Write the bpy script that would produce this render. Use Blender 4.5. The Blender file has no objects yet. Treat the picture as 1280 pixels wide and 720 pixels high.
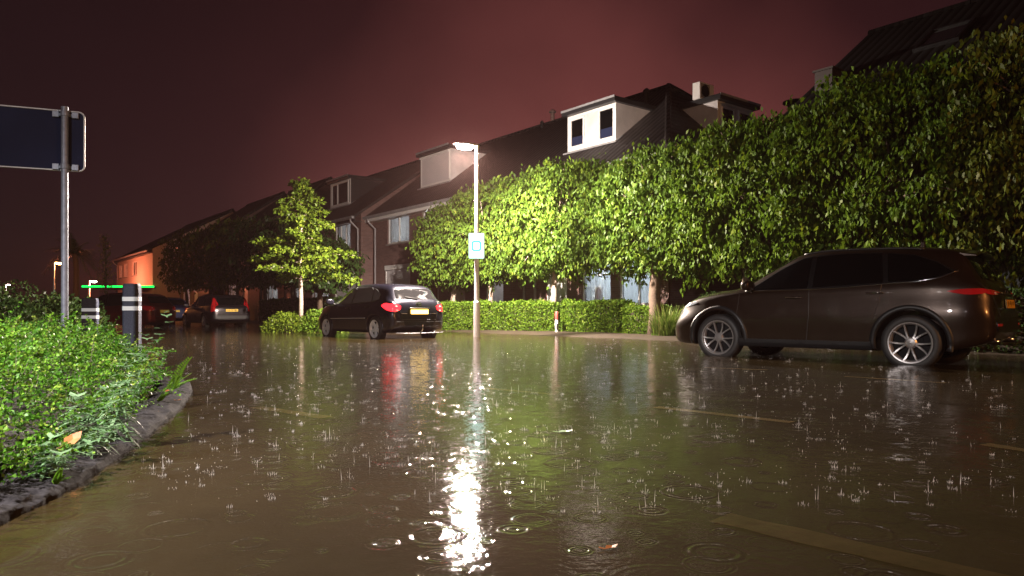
import bpy, bmesh, math, random
import numpy as np
from mathutils import Vector, Matrix
from mathutils.bvhtree import BVHTree

random.seed(7)
scene = bpy.context.scene
COL = scene.collection
R = math.radians
CAM_H = 0.70

# ------------------------------------------------------------------ frames
ANG = R(38.0)
DX, DY = -math.sin(ANG), math.cos(ANG)          # along the street, away from the camera
NX, NY = math.cos(ANG), math.sin(ANG)           # across the street, towards the houses
ROT = math.atan2(-DY, -DX)                      # local x = -d, local y = n
def SP(t, w, z=0.0):
    return Vector((t*DX + w*NX, t*DY + w*NY, z))

# ------------------------------------------------------------------ object helpers
def tag(o, label=None, cat=None, group=None, kind=None):
    if label: o['label'] = label
    if cat: o['category'] = cat
    if group: o['group'] = group
    if kind: o['kind'] = kind
    return o

def empty(name, loc, rz=0.0, parent=None):
    o = bpy.data.objects.new(name, None)
    COL.objects.link(o)
    o.location = loc
    o.rotation_euler = (0, 0, rz)
    o.empty_display_size = .2
    if parent: o.parent = parent
    return o

def link_mesh(name, me, mat, parent=None, smooth=False):
    o = bpy.data.objects.new(name, me)
    COL.objects.link(o)
    if mat is not None and not me.materials: me.materials.append(mat)
    if parent is not None: o.parent = parent
    if smooth:
        me.polygons.foreach_set('use_smooth', [True]*len(me.polygons))
    return o

def copy_tree(o, parent=None):
    c = o.copy(); COL.objects.link(c); c.parent = parent
    for ch in [x for x in o.children]:
        copy_tree(ch, c)
    return c

class MB:
    def __init__(s): s.v=[]; s.f=[]
    def add(s, vs, fs, M=None):
        b=len(s.v)
        for v in vs:
            v=Vector(v)
            if M is not None: v=M@v
            s.v.append(tuple(v))
        for f in fs: s.f.append(tuple(b+i for i in f))
        return s
    def box(s,x0,x1,y0,y1,z0,z1,M=None):
        vs=[(x0,y0,z0),(x1,y0,z0),(x1,y1,z0),(x0,y1,z0),(x0,y0,z1),(x1,y0,z1),(x1,y1,z1),(x0,y1,z1)]
        return s.add(vs,[(3,2,1,0),(4,5,6,7),(0,1,5,4),(1,2,6,5),(2,3,7,6),(3,0,4,7)],M)
    def tube(s,pts,rad,n=8,M=None,cap=True):
        pts=[Vector(p) for p in pts]
        if not isinstance(rad,(list,tuple)): rad=[rad]*len(pts)
        vs=[];fs=[]
        up=Vector((0,0,1))
        prev=None
        for i,p in enumerate(pts):
            d=(pts[min(i+1,len(pts)-1)]-pts[max(i-1,0)])
            if d.length<1e-9: d=Vector((0,0,1))
            d.normalize()
            if prev is None:
                a=d.cross(up)
                if a.length<.05: a=d.cross(Vector((1,0,0)))
            else:
                a=prev-d*prev.dot(d)
            a.normalize(); prev=a
            b=d.cross(a)
            for k in range(n):
                an=2*math.pi*k/n
                vs.append(p+(a*math.cos(an)+b*math.sin(an))*rad[i])
        for i in range(len(pts)-1):
            for k in range(n):
                k2=(k+1)%n
                fs.append((i*n+k,i*n+k2,(i+1)*n+k2,(i+1)*n+k))
        if cap:
            fs.append(tuple(range(n-1,-1,-1))); m=(len(pts)-1)*n
            fs.append(tuple(m+k for k in range(n)))
        return s.add(vs,fs,M)
    def lathe(s,prof,n=24,M=None,closed=False):
        vs=[];fs=[]
        for (r,z) in prof:
            for k in range(n):
                a=2*math.pi*k/n
                vs.append((r*math.cos(a),r*math.sin(a),z))
        m=len(prof)
        for i in range(m if closed else m-1):
            j=(i+1)%m
            for k in range(n):
                k2=(k+1)%n
                fs.append((i*n+k,i*n+k2,j*n+k2,j*n+k))
        if not closed:
            if prof[0][0]>1e-6: fs.append(tuple(range(n-1,-1,-1)))
            if prof[-1][0]>1e-6: fs.append(tuple((m-1)*n+k for k in range(n)))
        return s.add(vs,fs,M)
    def prism(s,poly,y0,y1,M=None):
        """poly in (x,z), extruded along y"""
        n=len(poly)
        vs=[(x,y0,z) for x,z in poly]+[(x,y1,z) for x,z in poly]
        fs=[tuple(range(n)),tuple(range(2*n-1,n-1,-1))]
        for i in range(n):
            j=(i+1)%n
            fs.append((i,i+n,j+n,j))
        return s.add(vs,fs,M)
    def prism_x(s,poly,x0,x1,M=None):
        n=len(poly)
        vs=[(x0,y,z) for y,z in poly]+[(x1,y,z) for y,z in poly]
        fs=[tuple(range(n)),tuple(range(2*n-1,n-1,-1))]
        for i in range(n):
            j=(i+1)%n
            fs.append((i,i+n,j+n,j))
        return s.add(vs,fs,M)
    def mesh(s,name,fix=True):
        me=bpy.data.meshes.new(name)
        me.from_pydata(s.v,[],s.f)
        if fix:
            bm=bmesh.new(); bm.from_mesh(me)
            bmesh.ops.recalc_face_normals(bm,faces=bm.faces[:])
            bm.to_mesh(me); bm.free()
        me.update()
        return me
    def build(s,name,mat,parent=None,smooth=False,bevel=0,seg=2,fix=True):
        o=link_mesh(name,s.mesh(name,fix),mat,parent,smooth)
        if bevel:
            m=o.modifiers.new('bevel','BEVEL'); m.width=bevel; m.segments=seg; m.limit_method='ANGLE'; m.angle_limit=R(35)
        return o

def smooth_auto(o,ang=35):
    """smooth shading with sharp edges above the angle"""
    me=o.data
    bm=bmesh.new(); bm.from_mesh(me)
    for e in bm.edges:
        e.smooth = not (len(e.link_faces)==2 and e.calc_face_angle(0)>R(ang))
    for f in bm.faces: f.smooth=True
    bm.to_mesh(me); bm.free()
    return o

def quads(name, V, mat, parent=None, tint=None):
    """V: (n,4,3) array of quads -> one mesh, with a per-face 'tint'"""
    V=np.asarray(V,np.float32); n=len(V)
    me=bpy.data.meshes.new(name)
    me.vertices.add(n*4); me.vertices.foreach_set('co',V.reshape(-1))
    me.loops.add(n*4); me.loops.foreach_set('vertex_index',np.arange(n*4,dtype=np.int32))
    me.polygons.add(n); me.polygons.foreach_set('loop_start',np.arange(0,n*4,4,dtype=np.int32))
    if tint is not None:
        a=me.attributes.new('tint','FLOAT','FACE'); a.data.foreach_set('value',np.asarray(tint,np.float32))
    me.update(calc_edges=True)
    return link_mesh(name,me,mat,parent)

# ------------------------------------------------------------------ materials
class NT:
    def __init__(s,name):
        s.m=bpy.data.materials.new(name); s.m.use_nodes=True
        s.t=s.m.node_tree; s.n=s.t.nodes; s.l=s.t.links
        s.b=s.n['Principled BSDF']; s.out=s.n['Material Output']
    def node(s,typ,**kw):
        n=s.n.new(typ)
        for k,v in kw.items():
            if k in n.inputs.keys(): n.inputs[k].default_value=v
            else: setattr(n,k,v)
        return n
    def link(s,a,b): s.l.new(a,b)
    def noise(s,scale,detail=3,rough=.5,vec=None):
        n=s.n.new('ShaderNodeTexNoise'); n.inputs['Scale'].default_value=scale
        n.inputs['Detail'].default_value=detail; n.inputs['Roughness'].default_value=rough
        s.link(vec if vec is not None else s.coord(),n.inputs['Vector'])
        return n.outputs['Fac']
    def coord(s):
        if not hasattr(s,'_c'): s._c=s.n.new('ShaderNodeTexCoord')
        return s._c.outputs['Object']
    def math(s,op,a,b=0.0,c=None):
        n=s.n.new('ShaderNodeMath'); n.operation=op
        for i,x in enumerate((a,b,c)):
            if x is None: continue
            if isinstance(x,(int,float)): n.inputs[i].default_value=x
            else: s.link(x,n.inputs[i])
        return n.outputs[0]
    def ramp(s,fac,stops):
        n=s.n.new('ShaderNodeValToRGB'); e=n.color_ramp.elements
        while len(e)<len(stops): e.new(.5)
        for i,(p,c) in enumerate(stops):
            e[i].position=p; e[i].color=(c[0],c[1],c[2],1)
        s.link(fac,n.inputs[0]); return n.outputs[0]
    def bump(s,h,strength=.5,dist=.01,normal=None):
        n=s.n.new('ShaderNodeBump'); n.inputs['Strength'].default_value=strength; n.inputs['Distance'].default_value=dist
        s.link(h,n.inputs['Height'])
        if normal is not None: s.link(normal,n.inputs['Normal'])
        return n.outputs[0]

def mat(name, col, rough=.5, metal=0., spec=.5, noise=0., nscale=8., bump=0., bscale=60., rvar=0., coat=0., emit=None, estr=0., trans=0.):
    k=NT(name); b=k.b
    b.inputs['Base Color'].default_value=(*col,1); b.inputs['Roughness'].default_value=rough
    b.inputs['Metallic'].default_value=metal; b.inputs['Specular IOR Level'].default_value=spec
    b.inputs['Coat Weight'].default_value=coat; b.inputs['Coat Roughness'].default_value=.03
    if noise:
        f=k.noise(nscale,5,.6)
        c=k.ramp(f,[(.25,[x*(1-noise) for x in col]),(.75,[min(1,x*(1+noise)) for x in col])])
        k.link(c,b.inputs['Base Color'])
    if rvar:
        f=k.noise(nscale*.7,4,.6)
        k.link(k.math('MULTIPLY_ADD',f,rvar*2,rough-rvar),b.inputs['Roughness'])
    if bump:
        k.link(k.bump(k.noise(bscale,4,.6),bump,.01),b.inputs['Normal'])
    if emit:
        b.inputs['Emission Color'].default_value=(*emit,1); b.inputs['Emission Strength'].default_value=estr
    return k.m

def leaf_mat(name, stops, rough=.4, trans=.35):
    k=NT(name); b=k.b
    a=k.n.new('ShaderNodeAttribute'); a.attribute_name='tint'
    c=k.ramp(a.outputs['Fac'],stops)
    k.link(c,b.inputs['Base Color']); b.inputs['Roughness'].default_value=rough
    b.inputs['Specular IOR Level'].default_value=.13
    t=k.n.new('ShaderNodeBsdfTranslucent'); k.link(c,t.inputs['Color'])
    mx=k.n.new('ShaderNodeMixShader'); mx.inputs[0].default_value=trans
    k.link(b.outputs[0],mx.inputs[1]); k.link(t.outputs[0],mx.inputs[2]); k.link(mx.outputs[0],k.out.inputs[0])
    return k.m

def brick_mat(name,c1,c2,mortar):
    k=NT(name); b=k.b
    sx=k.n.new('ShaderNodeSeparateXYZ'); k.link(k.coord(),sx.inputs[0])
    cb=k.n.new('ShaderNodeCombineXYZ')
    k.link(k.math('ADD',sx.outputs[0],sx.outputs[1]),cb.inputs[0]); k.link(sx.outputs[2],cb.inputs[1])
    t=k.n.new('ShaderNodeTexBrick'); k.link(cb.outputs[0],t.inputs['Vector'])
    t.inputs['Color1'].default_value=(*c1,1); t.inputs['Color2'].default_value=(*c2,1); t.inputs['Mortar'].default_value=(*mortar,1)
    t.inputs['Scale'].default_value=1; t.inputs['Brick Width'].default_value=.22; t.inputs['Row Height'].default_value=.065
    t.inputs['Mortar Size'].default_value=.006; t.inputs['Bias'].default_value=-.2
    n=k.noise(1.3,5,.6)
    mx=k.n.new('ShaderNodeMix'); mx.data_type='RGBA'; mx.blend_type='MULTIPLY'; mx.inputs[0].default_value=.6
    k.link(t.outputs[0],mx.inputs[6]); k.link(k.ramp(n,[(.3,(.6,.6,.6)),(.7,(1,1,1))]),mx.inputs[7])
    k.link(mx.outputs[2],b.inputs['Base Color']); b.inputs['Roughness'].default_value=.6
    k.link(k.bump(t.outputs['Fac'],-.6,.008),b.inputs['Normal'])
    return k.m

def tile_mat(name,col):
    k=NT(name); b=k.b
    sx=k.n.new('ShaderNodeSeparateXYZ'); k.link(k.coord(),sx.inputs[0])
    xs=k.math('ABSOLUTE',k.math('SINE',k.math('MULTIPLY',sx.outputs[0],math.pi/.25)))
    zs=k.math('FRACT',k.math('MULTIPLY',sx.outputs[2],1/.2))
    h=k.math('ADD',k.math('MULTIPLY',xs,.8),k.math('MULTIPLY',zs,-.9))
    k.link(k.bump(h,.8,.03),b.inputs['Normal'])
    cb=k.n.new('ShaderNodeCombineXYZ')
    k.link(k.math('FLOOR',k.math('MULTIPLY',sx.outputs[0],4)),cb.inputs[0]); k.link(k.math('FLOOR',k.math('MULTIPLY',sx.outputs[2],5)),cb.inputs[1])
    w=k.n.new('ShaderNodeTexWhiteNoise'); k.link(cb.outputs[0],w.inputs[0])
    f=k.math('MULTIPLY_ADD',w.outputs[0],.5,k.math('MULTIPLY',k.noise(.9,4),.5))
    k.link(k.ramp(f,[(.2,[x*.6 for x in col]),(.8,[x*1.4 for x in col])]),b.inputs['Base Color'])
    b.inputs['Roughness'].default_value=.55; b.inputs['Specular IOR Level'].default_value=.25
    return k.m

M={}
M['brick']=brick_mat('brick_wall',(.20,.108,.095),(.13,.068,.062),(.19,.165,.155))
M['brick_red']=brick_mat('red_brick',(.16,.07,.05),(.11,.05,.04),(.13,.12,.11))
M['brick_dark']=brick_mat('dark_chimney_brick',(.022,.010,.008),(.016,.008,.006),(.022,.018,.016))  # darker copy of the red brick; shade above the lamp put into colour
M['render']=mat('pale_render',(.62,.52,.46),.8,noise=.15,bump=.2)
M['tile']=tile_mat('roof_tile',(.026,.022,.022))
M['tile_dark']=tile_mat('dark_roof_tile',(.006,.0052,.0052))  # darker tile copy; the unlit roof's shade is put into its colour
M['white']=mat('white_paint',(.78,.77,.76),.4,noise=.06,nscale=3)
M['panel']=mat('white_panel',(.66,.64,.65),.5,noise=.2,nscale=1.6)
M['shutter']=mat('shutter_grey',(.66,.64,.66),.5)
M['fascia']=mat('black_fascia',(.02,.02,.022),.45)
M['gutter']=mat('zinc_gutter',(.38,.38,.40),.4,metal=.3,noise=.2)
M['concrete']=mat('concrete',(.3,.28,.26),.8,noise=.25,bump=.4)
M['door_brown']=mat('brown_door',(.18,.07,.03),.45,noise=.2)
M['door_white']=mat('white_door',(.66,.66,.68),.4)
def curtain_mat():
    k=NT('net_curtain'); k.b.inputs['Base Color'].default_value=(.70,.72,.74,1); k.b.inputs['Roughness'].default_value=.9
    t=k.n.new('ShaderNodeBsdfTranslucent'); t.inputs[0].default_value=(.75,.78,.82,1)
    mx=k.n.new('ShaderNodeMixShader'); mx.inputs[0].default_value=.5
    k.link(k.b.outputs[0],mx.inputs[1]); k.link(t.outputs[0],mx.inputs[2]); k.link(mx.outputs[0],k.out.inputs[0]); return k.m
M['curtain']=curtain_mat()
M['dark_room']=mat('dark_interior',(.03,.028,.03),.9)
M['galv']=mat('galvanised_steel',(.22,.24,.30),.5,metal=.35,noise=.25,nscale=20,rvar=.1)
M['signback']=mat('sign_back_blue_grey',(.015,.021,.055),.85,spec=.12,noise=.12,nscale=3)
M['signrim']=mat('sign_rim',(.45,.44,.45),.35,metal=.3)
M['lamp_paint']=mat('lamp_grey_paint',(.78,.77,.79),.4,noise=.12,nscale=4)
M['black_plastic']=mat('black_plastic',(.010,.010,.011),.45,bump=.15,bscale=90)
M['rubber']=mat('tyre_rubber',(.022,.021,.021),.55,bump=.2,bscale=120)
M['alloy']=mat('alloy',(.85,.85,.88),.3,metal=.3)
M['alloy_suv']=mat('alloy_machined',(.42,.40,.40),.3,metal=.7)
M['alloy_dark']=mat('alloy_dark',(.006,.006,.007),.7,spec=.2)
M['pillar']=mat('pillar_black',(.007,.007,.008),.3)
M['chrome']=mat('chrome',(.7,.7,.72),.12,metal=1.)
M['carglass']=mat('car_glass',(.003,.0035,.004),.04,spec=.6,coat=.2)
M['carglass_pale']=mat('car_glass_pale',(.014,.014,.015),.05,spec=.9,coat=.6)
M['plate_yellow']=mat('plate_yellow',(.75,.47,.04),.4,emit=(1,.55,.06),estr=.10)
M['plate_amber']=mat('plate_amber',(.75,.40,.04),.4)
M['ink']=mat('plate_ink',(.02,.015,.01),.5)
M['tail_red']=mat('tail_lens_red',(.45,.01,.012),.12,coat=.8,emit=(1,.02,.03),estr=3.8)  # emission stands in for light the lenses throw back
M['tail_dim']=mat('tail_lens_dim',(.32,.008,.01),.12,coat=.8,emit=(1,.02,.02),estr=.06)
M['tail_clear']=mat('tail_lens_clear',(.7,.55,.5),.12,coat=.8)
M['headlens']=mat('headlamp_lens',(.35,.37,.4),.08,coat=1.)
M['bollard']=mat('bollard_rubber',(.055,.066,.115),.55,bump=.6,bscale=70,noise=.4,nscale=40)
M['band']=mat('reflective_band',(.80,.81,.84),.35,emit=(.9,.95,1.),estr=.25)  # slight emission in place of light the bands throw back
M['bark']=mat('bark',(.11,.075,.05),.8,noise=.4,nscale=18,bump=.8,bscale=30)
M['bark_pale']=mat('pale_bark',(.34,.27,.22),.75,noise=.4,nscale=14,bump=.6,bscale=30)
M['twig']=mat('twig',(.05,.04,.025),.85,noise=.4,nscale=20)
M['soil']=mat('soil',(.028,.022,.018),.75,noise=.5,nscale=14,bump=.9,bscale=30)
M['kerb']=mat('wet_kerb',(.024,.022,.024),.8,spec=.06,noise=.45,nscale=30,bump=.5,bscale=55)
M['ground']=mat('garden_ground',(.032,.022,.013),.6,noise=.5,nscale=7,bump=.7,bscale=25)
M['asphalt']=mat('asphalt',(.05,.048,.046),.8,noise=.3,nscale=20,bump=.5,bscale=80)
M['road_paint']=mat('road_paint',(.80,.62,.32),.6,noise=.12,nscale=9)
M['worn_paint']=mat('worn_road_paint',(.34,.25,.12),.7,noise=.5,nscale=6)
M['red_paint']=mat('red_paint',(.28,.06,.05),.5)
M['fence_paint']=mat('fence_paint',(.55,.48,.45),.6,noise=.2)
G=lambda *c:c
M['lime']=leaf_mat('lime_leaf',[(0,(.035,.075,.012)),(.45,(.080,.150,.016)),(.8,(.14,.20,.020)),(1,(.24,.24,.03))],.5,.35)
M['lime_olive']=leaf_mat('lime_leaf_olive',[(0,(.035,.075,.006)),(.5,(.080,.145,.010)),(.85,(.14,.19,.014)),(1,(.22,.21,.02))],.5,.35)  # olive step between lime and the dim copy, lamp falloff partly in colour
M['lime_dim']=leaf_mat('lime_leaf_dim',[(0,(.045,.070,.008)),(.5,(.085,.115,.012)),(1,(.18,.14,.016))],.5,.3)  # darker brown copy of lime; falloff from the lamp put into the leaf colour
M['yellowgreen']=leaf_mat('maple_leaf',[(0,(.07,.12,.015)),(.5,(.12,.19,.018)),(1,(.22,.26,.03))],.35,.4)
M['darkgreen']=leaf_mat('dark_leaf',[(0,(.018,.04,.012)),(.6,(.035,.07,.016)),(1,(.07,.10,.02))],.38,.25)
M['hedge']=leaf_mat('hedge_leaf',[(0,(.05,.11,.012)),(.5,(.11,.20,.018)),(1,(.19,.27,.03))],.5,.35)
M['shrub']=leaf_mat('shrub_leaf',[(0,(.022,.080,.008)),(.5,(.062,.17,.012)),(.85,(.13,.25,.022)),(1,(.22,.29,.05))],.42,.3)
M['weed']=leaf_mat('weed_leaf',[(0,(.07,.14,.06)),(.5,(.12,.21,.10)),(1,(.20,.29,.16))],.4,.3)
M['fern']=leaf_mat('fern_leaf',[(0,(.09,.22,.02)),(1,(.16,.32,.03))],.35,.4)
M['grassblade']=leaf_mat('grass_blade',[(0,(.06,.12,.02)),(.7,(.13,.19,.03)),(1,(.25,.22,.09))],.4,.3)
M['dead']=mat('dead_leaf',(.32,.11,.03),.5,noise=.4,nscale=30)
M['pale_leaf']=mat('pale_green_leaf',(.30,.42,.22),.4)

def paint(name,col,flake=.25):
    k=NT(name); b=k.b
    b.inputs['Base Color'].default_value=(*col,1); b.inputs['Metallic'].default_value=.55
    b.inputs['Roughness'].default_value=.32
    b.inputs['Coat Weight'].default_value=.8; b.inputs['Coat Roughness'].default_value=.03
    # rain beads on the clear coat
    v=k.n.new('ShaderNodeTexVoronoi'); v.inputs['Scale'].default_value=55; k.link(k.coord(),v.inputs['Vector'])
    h=k.math('MAXIMUM',k.math('SUBTRACT',.32,v.outputs['Distance']),0.)
    k.link(k.bump(h,.35,.012),b.inputs['Coat Normal'])
    k.link(k.math('MULTIPLY_ADD',k.noise(6,4),.16,.24),b.inputs['Roughness'])
    return k.m
M['paint_suv']=paint('brown_grey_paint',(.028,.0155,.0095))
M['paint_navy']=paint('black_blue_paint',(.012,.012,.022))
M['paint_black']=paint('black_paint',(.016,.012,.016))
M['paint_blue']=paint('dark_blue_paint',(.012,.018,.06))
M['paint_red']=paint('dark_red_paint',(.20,.02,.015))

def glass_mat():
    k=NT('window_glass'); b=k.b
    g=k.n.new('ShaderNodeBsdfGlossy'); g.inputs['Roughness'].default_value=.02; g.inputs['Color'].default_value=(.9,.9,.9,1)
    t=k.n.new('ShaderNodeBsdfTransparent'); t.inputs[0].default_value=(.85,.88,.88,1)
    lw=k.n.new('ShaderNodeLayerWeight'); fo=k.math('MULTIPLY_ADD',k.math('POWER',lw.outputs['Facing'],5.),.95,.04)
    mx=k.n.new('ShaderNodeMixShader'); k.link(fo,mx.inputs[0]); k.link(t.outputs[0],mx.inputs[1]); k.link(g.outputs[0],mx.inputs[2])
    k.link(mx.outputs[0],k.out.inputs[0]); return k.m
M['glass']=glass_mat()

def water_mat():
    k=NT('flood_water'); b=k.b
    c=k.coord()
    silt=k.noise(.35,4,.55)
    silt2=k.noise(2.2,3,.5)
    f=k.math('MULTIPLY_ADD',silt2,.35,k.math('MULTIPLY',silt,.65))
    k.link(k.ramp(f,[(.3,(.021,.0135,.005)),(.7,(.046,.032,.0135))]),b.inputs['Base Color'])
    b.inputs['Specular IOR Level'].default_value=.42; b.inputs['Roughness'].default_value=.04; b.inputs['IOR'].default_value=1.333
    # heights in metres: slow swell, wind ripples, rain rings
    h=k.math('MULTIPLY',k.noise(.9,2,.5),.008)
    h=k.math('ADD',h,k.math('MULTIPLY',k.noise(5.5,3,.55),.0026))
    h=k.math('ADD',h,k.math('MULTIPLY',k.noise(22,3,.6),.0011))
    h=k.math('ADD',h,k.math('MULTIPLY',k.noise(62,2,.5),.0005))
    for sc,amp,off in ((2.3,.0019,0.),(4.3,.0015,7.3),(1.2,.0007,3.1)):
        mp=k.n.new('ShaderNodeMapping'); mp.inputs['Location'].default_value=(off,off*1.7,0); k.link(c,mp.inputs[0])
        v=k.n.new('ShaderNodeTexVoronoi'); v.voronoi_dimensions='2D'; v.inputs['Scale'].default_value=sc; k.link(mp.outputs[0],v.inputs['Vector'])
        d=v.outputs['Distance']
        sp=k.n.new('ShaderNodeSeparateColor'); k.link(v.outputs['Color'],sp.inputs[0])
        rad=k.math('MULTIPLY_ADD',sp.outputs[0],.34,.04)
        env=k.math('MAXIMUM',k.math('SUBTRACT',1.,k.math('ABSOLUTE',k.math('DIVIDE',k.math('SUBTRACT',d,rad),.09))),0.)
        fade=k.math('SUBTRACT',1.05,sp.outputs[0])
        ring=k.math('MULTIPLY',k.math('COSINE',k.math('MULTIPLY',k.math('SUBTRACT',d,rad),85)),k.math('MULTIPLY',env,fade))
        h=k.math('ADD',h,k.math('MULTIPLY',ring,amp))
    bn=k.bump(h,1.0,1.0); k.link(bn,b.inputs['Normal'])
    t=k.n.new('ShaderNodeBsdfTransparent')
    mx=k.n.new('ShaderNodeMixShader'); mx.inputs[0].default_value=.78
    k.link(t.outputs[0],mx.inputs[1]); k.link(b.outputs[0],mx.inputs[2]); k.link(mx.outputs[0],k.out.inputs[0])
    return k.m
M['water']=water_mat()

def emit_mat(name,col,st):
    k=NT(name); e=k.n.new('ShaderNodeEmission'); e.inputs[0].default_value=(*col,1); e.inputs[1].default_value=st
    k.link(e.outputs[0],k.out.inputs[0]); return k.m
M['lamp_lens']=emit_mat('lit_lamp_lens',(1,.90,.84),110)
M['lamp_orange']=emit_mat('lit_orange_lens',(1,.40,.10),160)
M['lamp_pink']=emit_mat('lit_pink_lens',(1,.72,.66),45)
M['led_green']=emit_mat('green_led',(.004,1,.10),2.6)
M['sign_glow']=emit_mat('glow_painted_sign_face',(.55,1,.90),3.2)  # face emits in place of light the sign throws back
M['sign_ring']=emit_mat('glow_painted_sign_ring',(.10,.85,.85),1.5)  # ring glow painted by emission as well
M['shade_lit']=emit_mat('lit_lamp_shade',(1,.42,.30),.55)

def point(name,loc,power,col,parent=None,radius=.08,spot=None):
    L=bpy.data.lights.new(name,'SPOT' if spot else 'POINT'); L.energy=power; L.color=col; L.shadow_soft_size=radius
    if spot: L.spot_size=R(spot); L.spot_blend=.35
    o=bpy.data.objects.new(name,L); COL.objects.link(o); o.location=loc
    if parent: o.parent=parent
    return o
# ------------------------------------------------------------------ world, camera
w=bpy.data.worlds.new('World'); scene.world=w; w.use_nodes=True
nt=w.node_tree; bg=nt.nodes['Background']
tc=nt.nodes.new('ShaderNodeTexCoord'); nrm=nt.nodes.new('ShaderNodeVectorMath'); nrm.operation='NORMALIZE'
nt.links.new(tc.outputs['Generated'],nrm.inputs[0])
sep=nt.nodes.new('ShaderNodeSeparateXYZ'); nt.links.new(nrm.outputs[0],sep.inputs[0])
dot=nt.nodes.new('ShaderNodeVectorMath'); dot.operation='DOT_PRODUCT'; nt.links.new(nrm.outputs[0],dot.inputs[0])
dot.inputs[1].default_value=Vector((.10,1,.08)).normalized()
def wmath(op,a,b,c=None):
    n=nt.nodes.new('ShaderNodeMath'); n.operation=op
    for i,x in enumerate((a,b,c)):
        if x is None: continue
        if isinstance(x,(int,float)): n.inputs[i].default_value=x
        else: nt.links.new(x,n.inputs[i])
    return n.outputs[0]
el=wmath('MAXIMUM',sep.outputs[2],0.0)
az=wmath('MAXIMUM',dot.outputs['Value'],0.0)
glow=wmath('POWER',az,11.0)
fac=wmath('MULTIPLY_ADD',glow,.78,wmath('MULTIPLY',wmath('SUBTRACT',1.0,el),.16))
clo=nt.nodes.new('ShaderNodeTexNoise'); clo.inputs['Scale'].default_value=3.4; clo.inputs['Detail'].default_value=4
nt.links.new(nrm.outputs[0],clo.inputs['Vector'])
fac=wmath('MULTIPLY',fac,wmath('MULTIPLY_ADD',clo.outputs['Fac'],.8,.6))
rp=nt.nodes.new('ShaderNodeValToRGB'); e=rp.color_ramp.elements
e[0].position=0.; e[0].color=(.002,.0009,.001,1); e[1].position=1.; e[1].color=(.20,.052,.046,1)
m_=e.new(.35); m_.color=(.027,.0066,.0068,1)
nt.links.new(fac,rp.inputs[0])
sky=nt.nodes.new('ShaderNodeTexSky'); sky.sky_type='NISHITA'; sky.sun_disc=False
sky.sun_elevation=R(40); sky.sun_rotation=R(150)
addn=nt.nodes.new('ShaderNodeMix'); addn.data_type='RGBA'; addn.blend_type='ADD'; addn.inputs[0].default_value=.0006
nt.links.new(rp.outputs[0],addn.inputs[6]); nt.links.new(sky.outputs[0],addn.inputs[7])
nt.links.new(addn.outputs[2],bg.inputs['Color']); bg.inputs['Strength'].default_value=1.0

cam=bpy.data.cameras.new('camera'); co=bpy.data.objects.new('camera',cam); COL.objects.link(co)
co.location=(0,0,CAM_H); co.rotation_euler=(R(90),0,0)
cam.sensor_width=36; cam.lens=36*900/1280; cam.shift_y=28/1280; cam.clip_end=2000; cam.clip_start=.05
scene.camera=co
vs=scene.view_settings; vs.view_transform='Standard'; vs.look='None'; vs.exposure=0; vs.gamma=1; vs.use_curve_mapping=False
cy=scene.cycles; cy.use_denoising=True; cy.max_bounces=7; cy.transparent_max_bounces=12; cy.volume_bounces=0
try: cy.denoiser='OPENIMAGEDENOISE'
except Exception: pass
cy.sample_clamp_indirect=6; cy.caustics_reflective=False; cy.caustics_refractive=False

# ------------------------------------------------------------------ ground, water, verge
def sheet(name,pts,z,mat_,sub=0):
    me=bpy.data.meshes.new(name); me.from_pydata([(x,y,z) for x,y in pts],[],[tuple(range(len(pts)))])
    bm=bmesh.new(); bm.from_mesh(me); bmesh.ops.recalc_face_normals(bm,faces=bm.faces[:])
    for f in bm.faces:
        if f.normal.z<0: f.normal_flip()
    bm.to_mesh(me); bm.free()
    return tag(link_mesh(name,me,mat_),kind='structure')
sheet('road',[(-250,-120),(250,-120),(250,320),(-250,320)],-.09,M['asphalt'])
sheet('water',[(-250,-120),(250,-120),(250,320),(-250,320)],0.,M['water'])

def verge_mesh():
    """pavement and front gardens: an uneven bank rising out of the water"""
    mb=MB(); rnd=random.Random(3)
    ts=np.arange(-30,130,.35); prof=[(0,-.08),(.35,-.004),(.7,.03),(1.0,.05),(2.0,.06),(40,.08)]
    n=len(prof)
    for t in ts:
        off=.10*math.sin(t*1.3)+.07*math.sin(t*3.1+1)+rnd.uniform(-.05,.05)
        for (dw,z) in prof: mb.v.append(tuple(SP(t,12.75+off*(dw<1.5)+dw,z+rnd.uniform(-.006,.012)*(0<dw<3))))
    for i in range(len(ts)-1):
        for k in range(n-1):
            mb.f.append((i*n+k,i*n+k+1,(i+1)*n+k+1,(i+1)*n+k))
    return mb
tag(verge_mesh().build('garden_ground',M['ground'],smooth=True),kind='structure')

# painted bay lines and centre dashes under the water
def stripe(t0,w0,t1,w1,wd,z=-.084):
    a=SP(t0,w0);b=SP(t1,w1);d=(b-a).normalized();s=Vector((-d.y,d.x,0))*wd/2
    return [tuple((a-s)+Vector((0,0,z))),tuple((a+s)+Vector((0,0,z))),tuple((b+s)+Vector((0,0,z))),tuple((b-s)+Vector((0,0,z)))]
def world_stripe(name,p0,p1,wd,z,mt='road_paint'):
    a=Vector((*p0,0));b=Vector((*p1,0));d=(b-a).normalized();s=Vector((-d.y,d.x,0))*wd/2
    mb=MB()
    n=8
    rnd=random.Random(int(abs(p0[0]*100)))
    vs=[]
    for i in range(n+1):
        p=a.lerp(b,i/n); k=1+rnd.uniform(-.12,.12)
        vs+= [tuple(p-s*k+Vector((0,0,z))),tuple(p+s*k+Vector((0,0,z)))]
    mb.add(vs,[(2*i,2*i+1,2*i+3,2*i+2) for i in range(n)])
    return tag(mb.build(name,M[mt]),kind='structure')
def gp(px,py): Y=(CAM_H+.08)*900/(py-388); return ((px-640)/900*Y,Y)
world_stripe('road_marking',gp(820,508),gp(990,527),.10,-.084)
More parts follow.
